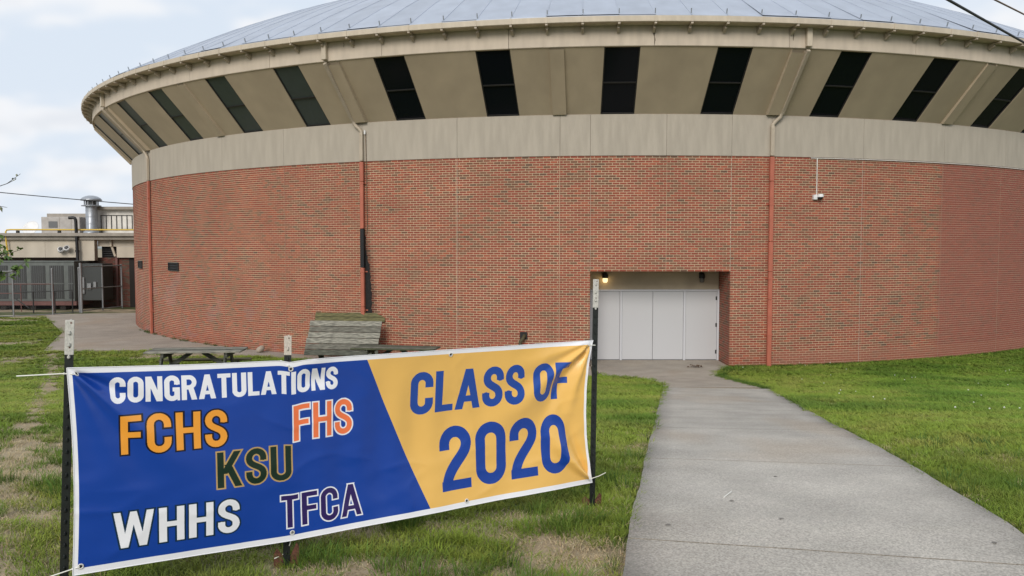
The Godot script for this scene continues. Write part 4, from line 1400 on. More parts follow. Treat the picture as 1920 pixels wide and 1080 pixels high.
func t_post(top: Vector3, foot: Vector3, tip: float, label: String, plate: float, turn: float, tone: Material) -> void:
	var t := thing("fence_post", label, "post", foot, 0.0, "steel posts holding the banner")
	var up := (top - foot)
	var len := up.length()
	var y := up.normalized()
	var x := Vector3(cos(turn), 0, -sin(turn))
	x = (x - y * x.dot(y)).normalized()
	var b := Basis(x, y, x.cross(y))
	t.transform = Transform3D(b, foot)
	var prof := func(y0: float, y1: float, grow: float) -> SurfaceTool:
		var st := tool()
		slab_box(st, Vector3(0, (y0 + y1) * 0.5, 0), Vector3(0.036 + grow, y1 - y0, 0.005 + grow), 0.0012)
		slab_box(st, Vector3(0, (y0 + y1) * 0.5, -0.019), Vector3(0.006 + grow, y1 - y0, 0.033), 0.0012)
		return st
	obj("shaft", prof.call(-0.4, len - tip, 0.0), M.post, t)
	obj("painted_tip", prof.call(len - tip, len, 0.001), tone, t)
	var stud := tool()
	slab_box(stud, Vector3.ZERO, Vector3(0.012, 0.018, 0.012), 0.004)
	var sm := done(stud)
	var yy := 0.10
	while yy < len - 0.02:
		var o := obj("stud", sm, M.post if yy < len - tip - 0.012 else tone, t)
		o.position = Vector3(0, yy, 0.006)
		yy += 0.0535
	var hole := tool()
	lathe(hole, [Vector2(0, 0.0), Vector2(0.0038, 0.0)], Vector3.ZERO, 8)
	var hm := done(hole)
	for k in 2:
		var o := obj("hole", hm, M.rust, t)
		o.transform = Transform3D(Basis(Vector3.RIGHT, PI * 0.5), Vector3(0.006 - 0.004 * k, len - 0.012 - 0.11 * k, 0.0046))
	if plate > 0.0:
		var st := tool()
		var pts := [Vector2(-0.062, -0.16), Vector2(-0.066, plate * 0.75), Vector2(-0.05, plate), Vector2(-0.02, plate * 0.7), Vector2(0.02, plate * 0.7), Vector2(0.05, plate * 1.25), Vector2(0.062, plate * 1.05), Vector2(0.060, -0.16)]
		for z in [0.006, 0.010]:
			for k in range(1, pts.size() - 1):
				var a := Vector3(pts[0].x, pts[0].y, z - 0.012); var b2 := Vector3(pts[k].x, pts[k].y, z - 0.012); var c := Vector3(pts[k + 1].x, pts[k + 1].y, z - 0.012)
				if z > 0.008: tri(st, a, c, b2)
				else: tri(st, a, b2, c)
		for k in pts.size():
			var p0: Vector2 = pts[k]; var p1: Vector2 = pts[(k + 1) % pts.size()]
			quad(st, Vector3(p0.x, p0.y, -0.006), Vector3(p1.x, p1.y, -0.006), Vector3(p1.x, p1.y, -0.002), Vector3(p0.x, p0.y, -0.002))
		obj("anchor_plate", st, M.rust, t)

func cable_tie(pts: Array, label: String) -> void:
	var t := thing("cable_tie", label, "cable tie", pts[0], 0.0, "white cable ties on the banner")
	var st := tool()
	var rel := []
	for p in pts: rel.append(p - pts[0])
	tube(st, rel, 0.0028, 6)
	obj("strap", st, M.tie, t)
	var hd := tool()
	slab_box(hd, Vector3.ZERO, Vector3(0.010, 0.008, 0.008), 0.002)
	var h := obj("head", hd, M.tie, t)
	h.position = rel[1]

# ---------------------------------------------------------------- picnic tables
func picnic_table(label: String, length: float, width: float, boards: int, height: float, tint: Array) -> Node3D:
	var t := thing("picnic_table", label, "table", Vector3.ZERO, 0.0, "weathered wooden picnic tables by the wall")
	var bw := width / boards
	for k in boards:
		var st := tool()
		slab_box(st, Vector3.ZERO, Vector3(length + rng.randf_range(-0.02, 0.02), 0.038, bw - 0.016), 0.006)
		var o := obj("board", st, M.wood[tint[k % tint.size()]], t)
		o.position = Vector3(rng.randf_range(-0.012, 0.012), height + rng.randf_range(-0.003, 0.003), -width * 0.5 + bw * (k + 0.5))
		o.rotation.z = rng.randf_range(-0.004, 0.004)
	var by := height - 0.30
	var bz := width * 0.5 + 0.26
	for s in [-1, 1]:
		for k in 2:
			var st := tool()
			slab_box(st, Vector3.ZERO, Vector3(length + rng.randf_range(-0.02, 0.03), 0.038, 0.137), 0.006)
			var o := obj("bench_board", st, M.wood[3 if s < 0 else tint[k]], t)
			o.position = Vector3(rng.randf_range(-0.015, 0.015), by, s * (bz + (k - 0.5) * 0.145))
	for sx in [-1, 1]:
		var x: float = sx * length * 0.33
		for s in [-1, 1]:
			var a := Vector3(x, height - 0.02, s * width * 0.28)
			var b := Vector3(x, 0.0, s * (width * 0.5 + 0.16))
			var d := (b - a).normalized()
			var st := tool()
			slab_box(st, (a + b) * 0.5, Vector3(0.04, (b - a).length(), 0.14), 0.005, Basis(Vector3.RIGHT, d, Vector3.RIGHT.cross(d)))
			obj("leg", st, M.wood[2], t)
		var c := tool()
		slab_box(c, Vector3(x + 0.042, by - 0.09, 0), Vector3(0.04, 0.14, bz * 2.0 + 0.24), 0.005)
		obj("bench_bearer", c, M.wood[2], t)
		var c2 := tool()
		slab_box(c2, Vector3(x + 0.042, height - 0.075, 0), Vector3(0.04, 0.11, width - 0.06), 0.005)
		obj("top_bearer", c2, M.wood[2], t)
		var a3 := Vector3(x + 0.02, by - 0.1, 0); var b3 := Vector3(sx * 0.12, height - 0.04, 0)
		var d3 := (b3 - a3).normalized()
		var br := tool()
		slab_box(br, (a3 + b3) * 0.5, Vector3(0.09, (b3 - a3).length(), 0.04), 0.005, Basis(d3.cross(Vector3.BACK), d3, Vector3.BACK))
		obj("brace", br, M.wood[2], t)
	return t

# ---------------------------------------------------------------- the low annex, its plant and fence, far left
func build_annex() -> void:
	var zf := -45.0
	var an := thing("annex_building", "low flat-roofed tan annex with brick base behind the fence at left", "building", Vector3(-24.0, 0, zf))
	var X := func(px: float) -> float: return (px - 960.0) * 0.02969 + 24.0     # horizontal place along the front, from the annex's own middle
	var right := 6.5
	var left := -16.0
	# roof edge in two steps and roof deck
	var st := tool()
	box(st, Vector3((left + right) * 0.5, 4.07, -4.8), Vector3(right - left + 0.4, 0.17, 10.6))
	obj("roof_edge", st, M.annex_edge, an)
	st = tool()
	box(st, Vector3((left + right) * 0.5, 3.89, -4.9), Vector3(right - left + 0.2, 0.19, 10.4))
	obj("fascia", st, M.annex_edge, an)
	# tan wall panels
	var xa: float = X.call(150.0); var xb: float = X.call(181.0)
	var cuts := [left, -9.5, -5.2, -1.9, xa]
	for k in cuts.size() - 1:
		st = tool()
		box(st, Vector3((cuts[k] + cuts[k + 1]) * 0.5, 3.30, -0.05), Vector3(cuts[k + 1] - cuts[k] - 0.012, 0.98, 0.3))
		obj("wall_panel", st, M.annex, an)
	st = tool()
	box(st, Vector3((xa + xb) * 0.5, 3.21, 0.0), Vector3(xb - xa, 1.16, 0.36))
	obj("wall_panel", st, M.annex, an)
	var xc: float = X.call(216.0)
	st = tool()
	box(st, Vector3((xb + right) * 0.5, 3.60, -0.35), Vector3(right - xb, 0.38, 0.3))
	obj("wall_panel", st, M.annex, an)
	st = tool()
	box(st, Vector3((xc + right) * 0.5, 3.10, -0.36), Vector3(right - xc, 0.61, 0.3))
	obj("wall_panel", st, M.annex, an)
	var lv := Node3D.new()
	put("louvre_vent", lv, an)
	lv.position = Vector3((xb + xc) * 0.5 + 0.08, 3.09, -0.5)
	st = tool()
	box(st, Vector3.ZERO, Vector3(xc - xb, 0.64, 0.05))
	obj("backing", st, M.black, lv)
	for k in 5:
		st = tool()
		box(st, Vector3(0, -0.25 + 0.125 * k, 0.07), Vector3(xc - xb - 0.16, 0.09, 0.012), Basis(Vector3.RIGHT, 0.7))
		obj("slat", st, M.frame, lv)
	# brick below: a mortar wall with bricks laid on it
	st = tool()
	box(st, Vector3((left + right) * 0.5, 1.34, -0.62), Vector3(right - left, 2.9, 0.3))
	obj("wall", st, M.annex_mortar, an)
	var unit := BoxMesh.new()
	unit.size = Vector3(0.194, 0.058, 0.03)
	var mm := MultiMesh.new()
	mm.transform_format = MultiMesh.TRANSFORM_3D
	mm.use_colors = true
	mm.mesh = unit
	var list := []
	for row in 41:
		var x: float = X.call(184.0) + (0.1 if row % 2 else 0.0)
		while x < X.call(236.0):
			list.append(Vector3(x, row * COURSE + 0.04, -0.465))
			x += BRICK_PITCH
	mm.instance_count = list.size()
	for i in list.size():
		mm.set_instance_transform(i, Transform3D(Basis.IDENTITY, list[i]))
		var k := rng.randf_range(0.6, 1.1)
		mm.set_instance_color(i, Color(0.15 * k, 0.055 * k, 0.04 * k) if rng.randf() < 0.75 else Color(0.10, 0.075, 0.055))
	var mi := MultiMeshInstance3D.new()
	mi.multimesh = mm
	mi.material_override = M.annex_brick
	put("brickwork", mi, an)
	mi.set_meta("kind", "stuff")
	var dk := tool()
	box(dk, Vector3(X.call(246.0), 1.40, -0.45), Vector3(0.62, 2.82, 0.05))
	obj("dark_doorway", dk, M.dark_void, an)
	var ds := tool()
	slab_box(ds, Vector3(X.call(207.0), 3.68, -0.12), Vector3(0.12, 0.56, 0.1), 0.01)
	slab_box(ds, Vector3(X.call(210.5), 3.15, -0.2), Vector3(0.12, 0.62, 0.1), 0.01, Basis(Vector3.BACK, 0.32))
	obj("upper_pipe", ds, M.pipe_tan, an)
	ds = tool()
	slab_box(ds, Vector3(X.call(213.0), 1.44, -0.38), Vector3(0.13, 2.84, 0.1), 0.01)
	obj("lower_pipe", ds, M.salmon, an)
	# yellow gas pipe on the roof edge
	var gp := thing("gas_pipe", "yellow gas pipe running along the flat annex roof edge", "pipe", Vector3(-27.95, 2.9, -44.74))
	st = tool()
	tube(st, [Vector3(0.1, 0, 0.02), Vector3(0.02, 0.7, 0.02), Vector3(0.0, 1.33, 0.02), Vector3(0.05, 1.42, 0.0), Vector3(0.2, 1.44, -0.1), Vector3(8.4, 1.43, -0.1)], 0.045, 8)
	obj("pipe", st, M.yellow, gp)
	for k in 4:
		var su := tool()
		slab_box(su, Vector3(0.6 + 2.3 * k, 1.32, -0.1), Vector3(0.16, 0.14, 0.14), 0.02)
		obj("pipe_block", su, M.tar, gp)
	# black vent pipe
	var vp := thing("vent_pipe", "black upright pipe with elbow standing against the annex wall", "pipe", Vector3(X.call(153.0) - 24.0, 2.6, -44.6))
	st = tool()
	tube(st, [Vector3(0.02, -0.1, 0), Vector3(0, 0.6, 0), Vector3(-0.04, 2.25, 0), Vector3(-0.08, 2.36, 0), Vector3(-0.18, 2.40, 0), Vector3(-0.42, 2.38, 0)], 0.085, 10)
	obj("pipe", st, M.tar, vp)
	st = tool()
	tube(st, [Vector3(0, 0.5, 0), Vector3(0, 0.62, 0)], 0.11, 10)
	obj("collar", st, M.tar, vp)
	# twin floodlight
	for k in 2:
		var fl := thing("floodlight", ["white floodlight with dark lens on annex wall, left one of the pair", "white floodlight with dark lens on annex wall, right one of the pair"][k], "lamp", Vector3(X.call(121.0 + 12.0 * k) - 24.0, 3.21 + 0.07 * k, -44.82), 0.0, "floodlights on the annex wall")
		st = tool()
		var pr := [Vector2(0.0, -0.16), Vector2(0.10, -0.15), Vector2(0.14, -0.05), Vector2(0.155, 0.08), Vector2(0.16, 0.12), Vector2(0.13, 0.125)]
		lathe(st, pr, Vector3.ZERO, 16)
		var ho := obj("housing", st, M.white_plastic, fl)
		ho.transform = Transform3D(Basis(Vector3.RIGHT, 0.95) * Basis(Vector3.BACK, -0.5 + 0.3 * k), Vector3(0, 0, 0.16))
		st = tool()
		lathe(st, [Vector2(0.0, 0.115), Vector2(0.07, 0.126), Vector2(0.0, 0.14)], Vector3.ZERO, 14)
		var le := obj("lens", st, M.galv_dark, fl)
		le.transform = ho.transform
		st = tool()
		slab_box(st, Vector3(0, 0.0, 0.04), Vector3(0.07, 0.07, 0.12), 0.01)
		obj("bracket", st, M.white_plastic, fl)
	# roof exhaust chimney
	var ch := thing("exhaust_stack", "round galvanised exhaust stack with domed cap on the annex roof", "chimney", Vector3(-24.05, 4.15, -46.4))
	st = tool()
	lathe(st, [Vector2(0.46, 0.0), Vector2(0.44, 0.12), Vector2(0.31, 0.2), Vector2(0.31, 1.55)], Vector3.ZERO, 24)
	for y in [0.55, 0.95, 1.3]: lathe(st, [Vector2(0.31, y - 0.02), Vector2(0.325, y), Vector2(0.31, y + 0.02)], Vector3.ZERO, 24)
	obj("stack", st, M.zinc, ch)
	st = tool()
	lathe(st, [Vector2(0.31, 1.55), Vector2(0.52, 1.56), Vector2(0.53, 1.60), Vector2(0.40, 1.63), Vector2(0.30, 1.64)], Vector3.ZERO, 24)
	obj("lower_collar", st, M.zinc, ch)
	for k in 10:
		st = tool()
		var a := TAU * k / 10.0
		box(st, Vector3(sin(a) * 0.37, 1.76, cos(a) * 0.37), Vector3(0.05, 0.26, 0.03), Basis(Vector3.UP, a))
		obj("stay", st, M.zinc, ch)
	st = tool()
	lathe(st, [Vector2(0.29, 1.60), Vector2(0.29, 1.9)], Vector3.ZERO, 20)
	obj("throat", st, M.galv_dark, ch)
	st = tool()
	lathe(st, [Vector2(0.40, 1.87), Vector2(0.56, 1.88), Vector2(0.57, 1.92), Vector2(0.48, 2.03), Vector2(0.32, 2.12), Vector2(0.14, 2.165), Vector2(0.0, 2.17)], Vector3.ZERO, 24)
	obj("cap", st, M.zinc, ch)
	# penthouse with framed panels
	var ph := thing("roof_penthouse", "white panelled penthouse box on the annex roof beside the arena", "building", Vector3(-21.95, 4.15, -48.5))
	st = tool()
	box(st, Vector3(-0.3, 0.70, 0), Vector3(3.6, 1.42, 3.0))
	obj("wall", st, M.white_paint, ph)
	st = tool()
	box(st, Vector3(-0.3, 1.47, 0.1), Vector3(4.0, 0.16, 3.5))
	obj("roof", st, M.annex_edge, ph)
	for k in 7:
		st = tool()
		box(st, Vector3(-1.86 + 0.30 * k, 0.66, 1.52), Vector3(0.035, 0.80, 0.05))
		obj("batten", st, M.frame, ph)
	for y in [0.26, 1.06]:
		st = tool()
		box(st, Vector3(-0.96, y, 1.515), Vector3(1.84, 0.035, 0.04))
		obj("rail", st, M.frame, ph)
	# rooftop unit and the long box behind it
	var ru := thing("rooftop_unit", "beige rooftop air handler with small grille on annex roof left of the stack", "air conditioner", Vector3(-25.85, 4.15, -47.2))
	st = tool()
	slab_box(st, Vector3(0, 0.48, 0), Vector3(2.2, 0.95, 1.6), 0.02)
	obj("casing", st, M.rtu, ru)
	st = tool()
	box(st, Vector3(-0.42, 0.52, 0.81), Vector3(0.50, 0.36, 0.03))
	obj("grille", st, M.galv_dark, ru)
	for x in [-0.05, 0.62]:
		st = tool()
		box(st, Vector3(x, 0.48, 0.803), Vector3(0.02, 0.9, 0.01))
		obj("seam", st, M.annex_edge, ru)
	var lb := thing("roof_parapet_block", "long low tan roof block with brick end behind the exhaust stack", "building", Vector3(-26.4, 4.15, -52.0))
	st = tool()
	box(st, Vector3(0, 0.60, 0), Vector3(4.6, 1.2, 3.0))
	obj("wall", st, M.salmon, lb)
	st = tool()
	box(st, Vector3(0, 1.15, 0.05), Vector3(4.9, 0.30, 3.3))
	obj("fascia", st, M.annex_edge, lb)
	# satellite dish
	var sd := thing("satellite_dish", "pale satellite dish on the annex roof at far left", "satellite dish", Vector3(-27.85, 4.15, -47.0))
	st = tool()
	lathe(st, [Vector2(0, 0), Vector2(0.2, 0.02), Vector2(0.38, 0.09), Vector2(0.46, 0.15), Vector2(0.46, 0.165), Vector2(0.37, 0.11), Vector2(0.2, 0.045), Vector2(0.0, 0.025)], Vector3.ZERO, 20)
	var di := obj("dish", st, M.white_plastic, sd)
	di.transform = Transform3D(Basis(Vector3.RIGHT, 1.0), Vector3(0, 0.26, 0))
	st = tool()
	tube(st, [Vector3(0, 0, -0.1), Vector3(0, 0.26, -0.05)], 0.03, 6)
	obj("mast", st, M.galv, sd)
	# big chiller in front
	var ac := thing("chiller", "large grey-green air conditioning chiller behind the chain-link fence", "air conditioner", Vector3(-27.0, 0.0, -43.4))
	var f := 0.02860   # metres per photo column at this depth
	var AX := func(px: float) -> float: return (px - 960.0) * f + 27.0
	var ar: float = AX.call(138.0)
	st = tool()
	slab_box(st, Vector3((ar - 4.0) * 0.5, 1.52, -0.85), Vector3(ar + 4.0, 2.1, 1.7), 0.02)
	obj("casing", st, M.ac, ac)
	st = tool()
	slab_box(st, Vector3((ar - 4.0) * 0.5, 2.60, -0.85), Vector3(ar + 4.05, 0.06, 1.76), 0.015)
	obj("lid", st, M.ac, ac)
	for g in [[-70.0, -40.0], [-12.0, 13.0], [22.0, 48.0], [57.0, 83.5], [92.0, 118.0], [127.0, 136.0]]:
		var gr := Node3D.new()
		put("grille", gr, ac)
		var a: float = AX.call(g[0]); var b: float = AX.call(g[1])
		gr.position = Vector3((a + b) * 0.5, 1.50, 0.012)
		st = tool()
		box(st, Vector3.ZERO, Vector3(b - a, 1.78, 0.02))
		obj("screen", st, M.ac_grille, gr)
		for k in int((b - a) / 0.11):
			st = tool()
			box(st, Vector3(a - (a + b) * 0.5 + 0.06 + 0.11 * k, 0, 0.014), Vector3(0.02, 1.76, 0.012))
			obj("bar", st, M.galv_dark, gr)
		st = tool()
		box(st, Vector3(0, -0.08, 0.018), Vector3(b - a + 0.02, 0.05, 0.02))
		obj("rail", st, M.ac, gr)
	# dark side with its control boxes
	st = tool()
	slab_box(st, Vector3(ar + 0.62, 1.48, -1.1), Vector3(1.24, 2.0, 1.2), 0.02)
	obj("end_cabinet", st, mat(lin(0.042, 0.048, 0.048), 0.6), ac)
	for b in [[0.55, 1.25, 0.22, 0.34], [0.86, 1.35, 0.16, 0.3], [0.24, 1.3, 0.12, 0.9]]:
		st = tool()
		slab_box(st, Vector3(ar + b[0], b[1], -0.46), Vector3(b[2], b[3], 0.08), 0.01)
		obj("control_box", st, M.galv, ac)
	st = tool()
	box(st, Vector3((ar - 4.0) * 0.5, 0.36, -0.80), Vector3(ar + 4.2, 0.22, 1.7))
	obj("base_beam", st, M.salmon, ac)
	for k in 5:
		st = tool()
		box(st, Vector3(-3.6 + 1.6 * k, 0.12, -0.8), Vector3(0.3, 0.25, 1.5))
		obj("pier", st, M.dark_void, ac)
	build_fence()

func chain_link(st: SurfaceTool, a: Vector3, b: Vector3, h: float, pitch := 0.085) -> void:
	var l := (b - a).length()
	var u := (b - a) / l
	var n := int((l + h) / pitch)
	for k in n:
		for s in 2:
			var t0 := k * pitch - h
			var t1 := k * pitch
			var y0 := 0.0; var y1 := h
			if t0 < 0: y0 = -t0; t0 = 0
			if t1 > l: y1 = h - (t1 - l); t1 = l
			if y1 - y0 < 0.03: continue
			var p := a + u * (t0 if s == 0 else l - t0) + Vector3(0, y0, 0)
			var q := a + u * (t1 if s == 0 else l - t1) + Vector3(0, y1, 0)
			var w := u * 0.0022
			var d := u.cross(Vector3.UP) * (0.002 if s == 0 else -0.002)
			quad(st, p - w + d, p + w + d, q + w + d, q - w + d)

func build_fence() -> void:
	# posts of the run in front of the chiller, then the gate leaning back towards the arena
	var feet := [Vector3(-30.4, 0, -38.4), Vector3(-27.2, 0, -38.6), Vector3(-24.05, 0, -38.9), Vector3(-22.78, 0, -40.0)]
	var gate := [Vector3(-22.05, 0.02, -41.3), Vector3(-21.76, 0.02, -42.9), Vector3(-21.46, 0.02, -44.4)]
	var f := thing("chain_link_fence", "galvanised chain-link fence run in front of the grey chiller", "fence", feet[0])
	var off: Vector3 = -feet[0]
	var pts := feet.duplicate()
	pts.append(gate[0] + Vector3(-0.08, 0, 0.05))
	for p in pts:
		var st := tool()
		tube(st, [p + off, p + off + Vector3(0, 2.28, 0)], 0.035, 8)
		lathe(st, [Vector2(0.042, 2.28), Vector2(0.04, 2.32), Vector2(0.0, 2.345)], p + off, 8)
		obj("post", st, M.galv, f)
	for k in pts.size() - 1:
		for y in [2.22, 0.06]:
			var st := tool()
			tube(st, [pts[k] + off + Vector3(0, y, 0), pts[k + 1] + off + Vector3(0, y, 0)], 0.022, 6)
			if k < 2 or y < 1.0: obj("rail", st, M.galv, f)
		var ml := tool()
		chain_link(ml, pts[k] + off + Vector3(0, 0.05, 0), pts[k + 1] + off + Vector3(0, 0.05, 0), 2.15)
		obj("wire_mesh", ml, M.galv_dark, f).set_meta("kind", "stuff")
	var g := thing("chain_link_gate", "grey framed chain-link gate standing between chiller and arena wall", "gate", gate[0])
	off = -gate[0]
	for k in 3:
		var st := tool()
		var p: Vector3 = gate[k] + off
		tube(st, [p, p + Vector3(0, 2.55 if k == 0 else 2.42, 0)], 0.07 if k == 0 else 0.045, 10)
		obj("post", st, M.galv, g)
	for k in 2:
		for y in [2.36, 1.22, 0.10]:
			var st := tool()
			tube(st, [gate[k] + off + Vector3(0, y, 0), gate[k + 1] + off + Vector3(0, y, 0)], 0.03, 8)
			obj("rail", st, M.galv, g)
		var ml := tool()
		chain_link(ml, gate[k] + off + Vector3(0, 0.1, 0), gate[k + 1] + off + Vector3(0, 0.1, 0), 2.25)
		obj("wire_mesh", ml, M.galv_dark, g).set_meta("kind", "stuff")
	# low handrails between fence and chiller
	var hr := thing("handrail", "low black steel handrail in front of the chiller's base", "railing", Vector3(-25.6, 0, -41.2))
	for x in [0.1, 1.15, 2.25, 3.15]:
		var st := tool()
		tube(st, [Vector3(x, 0, 0), Vector3(x, 1.12, 0)], 0.03, 6)
		obj("post", st, M.frame, hr)
	for y in [1.10]:
		var st := tool()
		tube(st, [Vector3(0.1, y - 0.03, 0), Vector3(1.15, y, 0), Vector3(3.15, y + 0.08, 0)], 0.028, 6)
		obj("rail", st, M.frame, hr)
	var br := tool()
	tube(br, [Vector3(0.1, 0.85, 0), Vector3(0.95, 0.25, 0)], 0.025, 6)
	obj("brace", br, M.frame, hr)
	var h2 := thing("handrail", "dull red steel handrail along the far edge by the chiller", "railing", Vector3(-29.4, 0, -42.4))
	for x in [0.2, 1.9, 3.6, 5.3]:
		var st := tool()
		tube(st, [Vector3(x, 0, 0), Vector3(x, 1.45, 0)], 0.026, 6)
		obj("post", st, M.salmon, h2)
	for y in [0.95, 1.44]:
		var st := tool()
		tube(st, [Vector3(0.2, y, 0), Vector3(5.3 if y > 1 else 3.6, y, 0)], 0.026, 6)
		obj("rail", st, M.salmon, h2)

# ---------------------------------------------------------------- small tree at the left edge, wires, litter
func build_tree() -> void:
	var foot := Vector3(-7.2, ground_y(-7.1, -9.4) + 0.2, -9.4)
	var t := thing("young_tree", "young tree with thin leafing twigs reaching in from left edge", "tree", foot)
	var tr := tool()
	taper(tr, Vector3(0, -0.4, 0), Vector3(0.06, 1.3, 0), 0.06, 0.045, 8)
	taper(tr, Vector3(0.06, 1.3, 0), Vector3(0.0, 2.6, 0.05), 0.045, 0.025, 8)
	taper(tr, Vector3(0.0, 2.6, 0.05), Vector3(-0.1, 3.8, 0.0), 0.025, 0.008, 8)
	obj("trunk", tr, M.bark, t)
	var tw := tool()
	var lf := SurfaceTool.new()
	lf.begin(Mesh.PRIMITIVE_TRIANGLES)
	lf.set_smooth_group(-1)
	var r := RandomNumberGenerator.new()
	r.seed = 77
	var leaf := func(p: Vector3, d: Vector3, s: float, c: Color) -> void:
		var side := d.cross(Vector3(r.randf_range(-1, 1), r.randf_range(-1, 1), r.randf_range(-1, 1))).normalized()
		var n := side.cross(d).normalized()
		var tip := p + d * s + Vector3(0, -0.25 * s, 0)
		var m := p + d * s * 0.45
		for v in [p, m + side * s * 0.27 + n * 0.004, m + n * -0.004, m + n * -0.004, m + side * s * 0.27 + n * 0.004, tip, p, m + n * -0.004, m - side * s * 0.27 + n * 0.004, m + n * -0.004, tip, m - side * s * 0.27 + n * 0.004]:
			lf.set_color(c)
			lf.add_vertex(v)
	var ends := [[Vector3(0.03, 1.9, 0.02), Vector3(1.42, 2.72, 0.1), 0], [Vector3(0.0, 1.7, 0.0), Vector3(1.36, 2.46, 0.2), 0], [Vector3(0.05, 1.25, 0.0), Vector3(1.30, 1.98, 0.15), 1], [Vector3(0.05, 1.1, 0.0), Vector3(1.34, 1.70, -0.1), 1], [Vector3(0.0, 1.5, 0.0), Vector3(1.12, 1.9, -0.3), 1], [Vector3(0.0, 2.4, 0.0), Vector3(0.7, 3.2, 0.3), 1], [Vector3(0, 1.5, 0), Vector3(-0.9, 2.4, 0.4), 1], [Vector3(0, 2.0, 0), Vector3(-0.8, 2.9, -0.4), 1], [Vector3(0, 1.7, 0), Vector3(0.1, 2.5, 1.0), 1], [Vector3(0, 1.9, 0), Vector3(-0.1, 2.7, -1.0), 1]]
	for e in ends:
		var a: Vector3 = e[0]; var b: Vector3 = e[1]
		var prev := a
		for k in range(1, 9):
			var f := k / 8.0
			var p := a.lerp(b, f) + Vector3(r.randf_range(-0.03, 0.03), 0.10 * sin(PI * f) + r.randf_range(-0.03, 0.03), r.randf_range(-0.03, 0.03))
			taper(tw, prev, p, lerpf(0.018, 0.005, f), lerpf(0.016, 0.004, f), 6)
			if k >= 3:
				for m in (2 if e[2] == 0 else 4):
					var d := ((p - prev).normalized() * 0.7 + Vector3(r.randf_range(-1, 1), r.randf_range(-0.7, 1), r.randf_range(-1, 1))).normalized()
					var tip := p + d * r.randf_range(0.06, 0.2)
					taper(tw, p, tip, 0.004, 0.0022, 4)
					var nl := 2 if e[2] == 0 else 6
					for q in nl:
						var at := p.lerp(tip, r.randf_range(0.3, 1.0))
						var c := Color(0.11, 0.17, 0.03).lerp(Color(0.055, 0.11, 0.02), r.randf())
						if e[2] == 0: c = Color(0.24, 0.23, 0.16).lerp(Color(0.13, 0.17, 0.06), r.randf() * 0.7)
						leaf.call(at, Vector3(r.randf_range(-1, 1), r.randf_range(-0.6, 0.9), r.randf_range(-1, 1)).normalized(), r.randf_range(0.035, 0.06) if e[2] == 0 else r.randf_range(0.06, 0.11), c)
			prev = p
	obj("branches", tw, M.bark, t)
	var cr := obj("foliage", lf, M.leaf, t)
	cr.set_meta("kind", "stuff")

func wire(called: String, a: Vector3, b: Vector3, sag: float, r: float, m: Material, label: String) -> void:
	var t := thing(called, label, "cable", a)
	var pts := []
	for k in 41:
		var f := k / 40.0
		pts.append((b - a) * f - Vector3(0, sag * 4.0 * f * (1.0 - f), 0))
	var st := tool()
	tube(st, pts, r, 7)
	obj("cable", st, m, t)

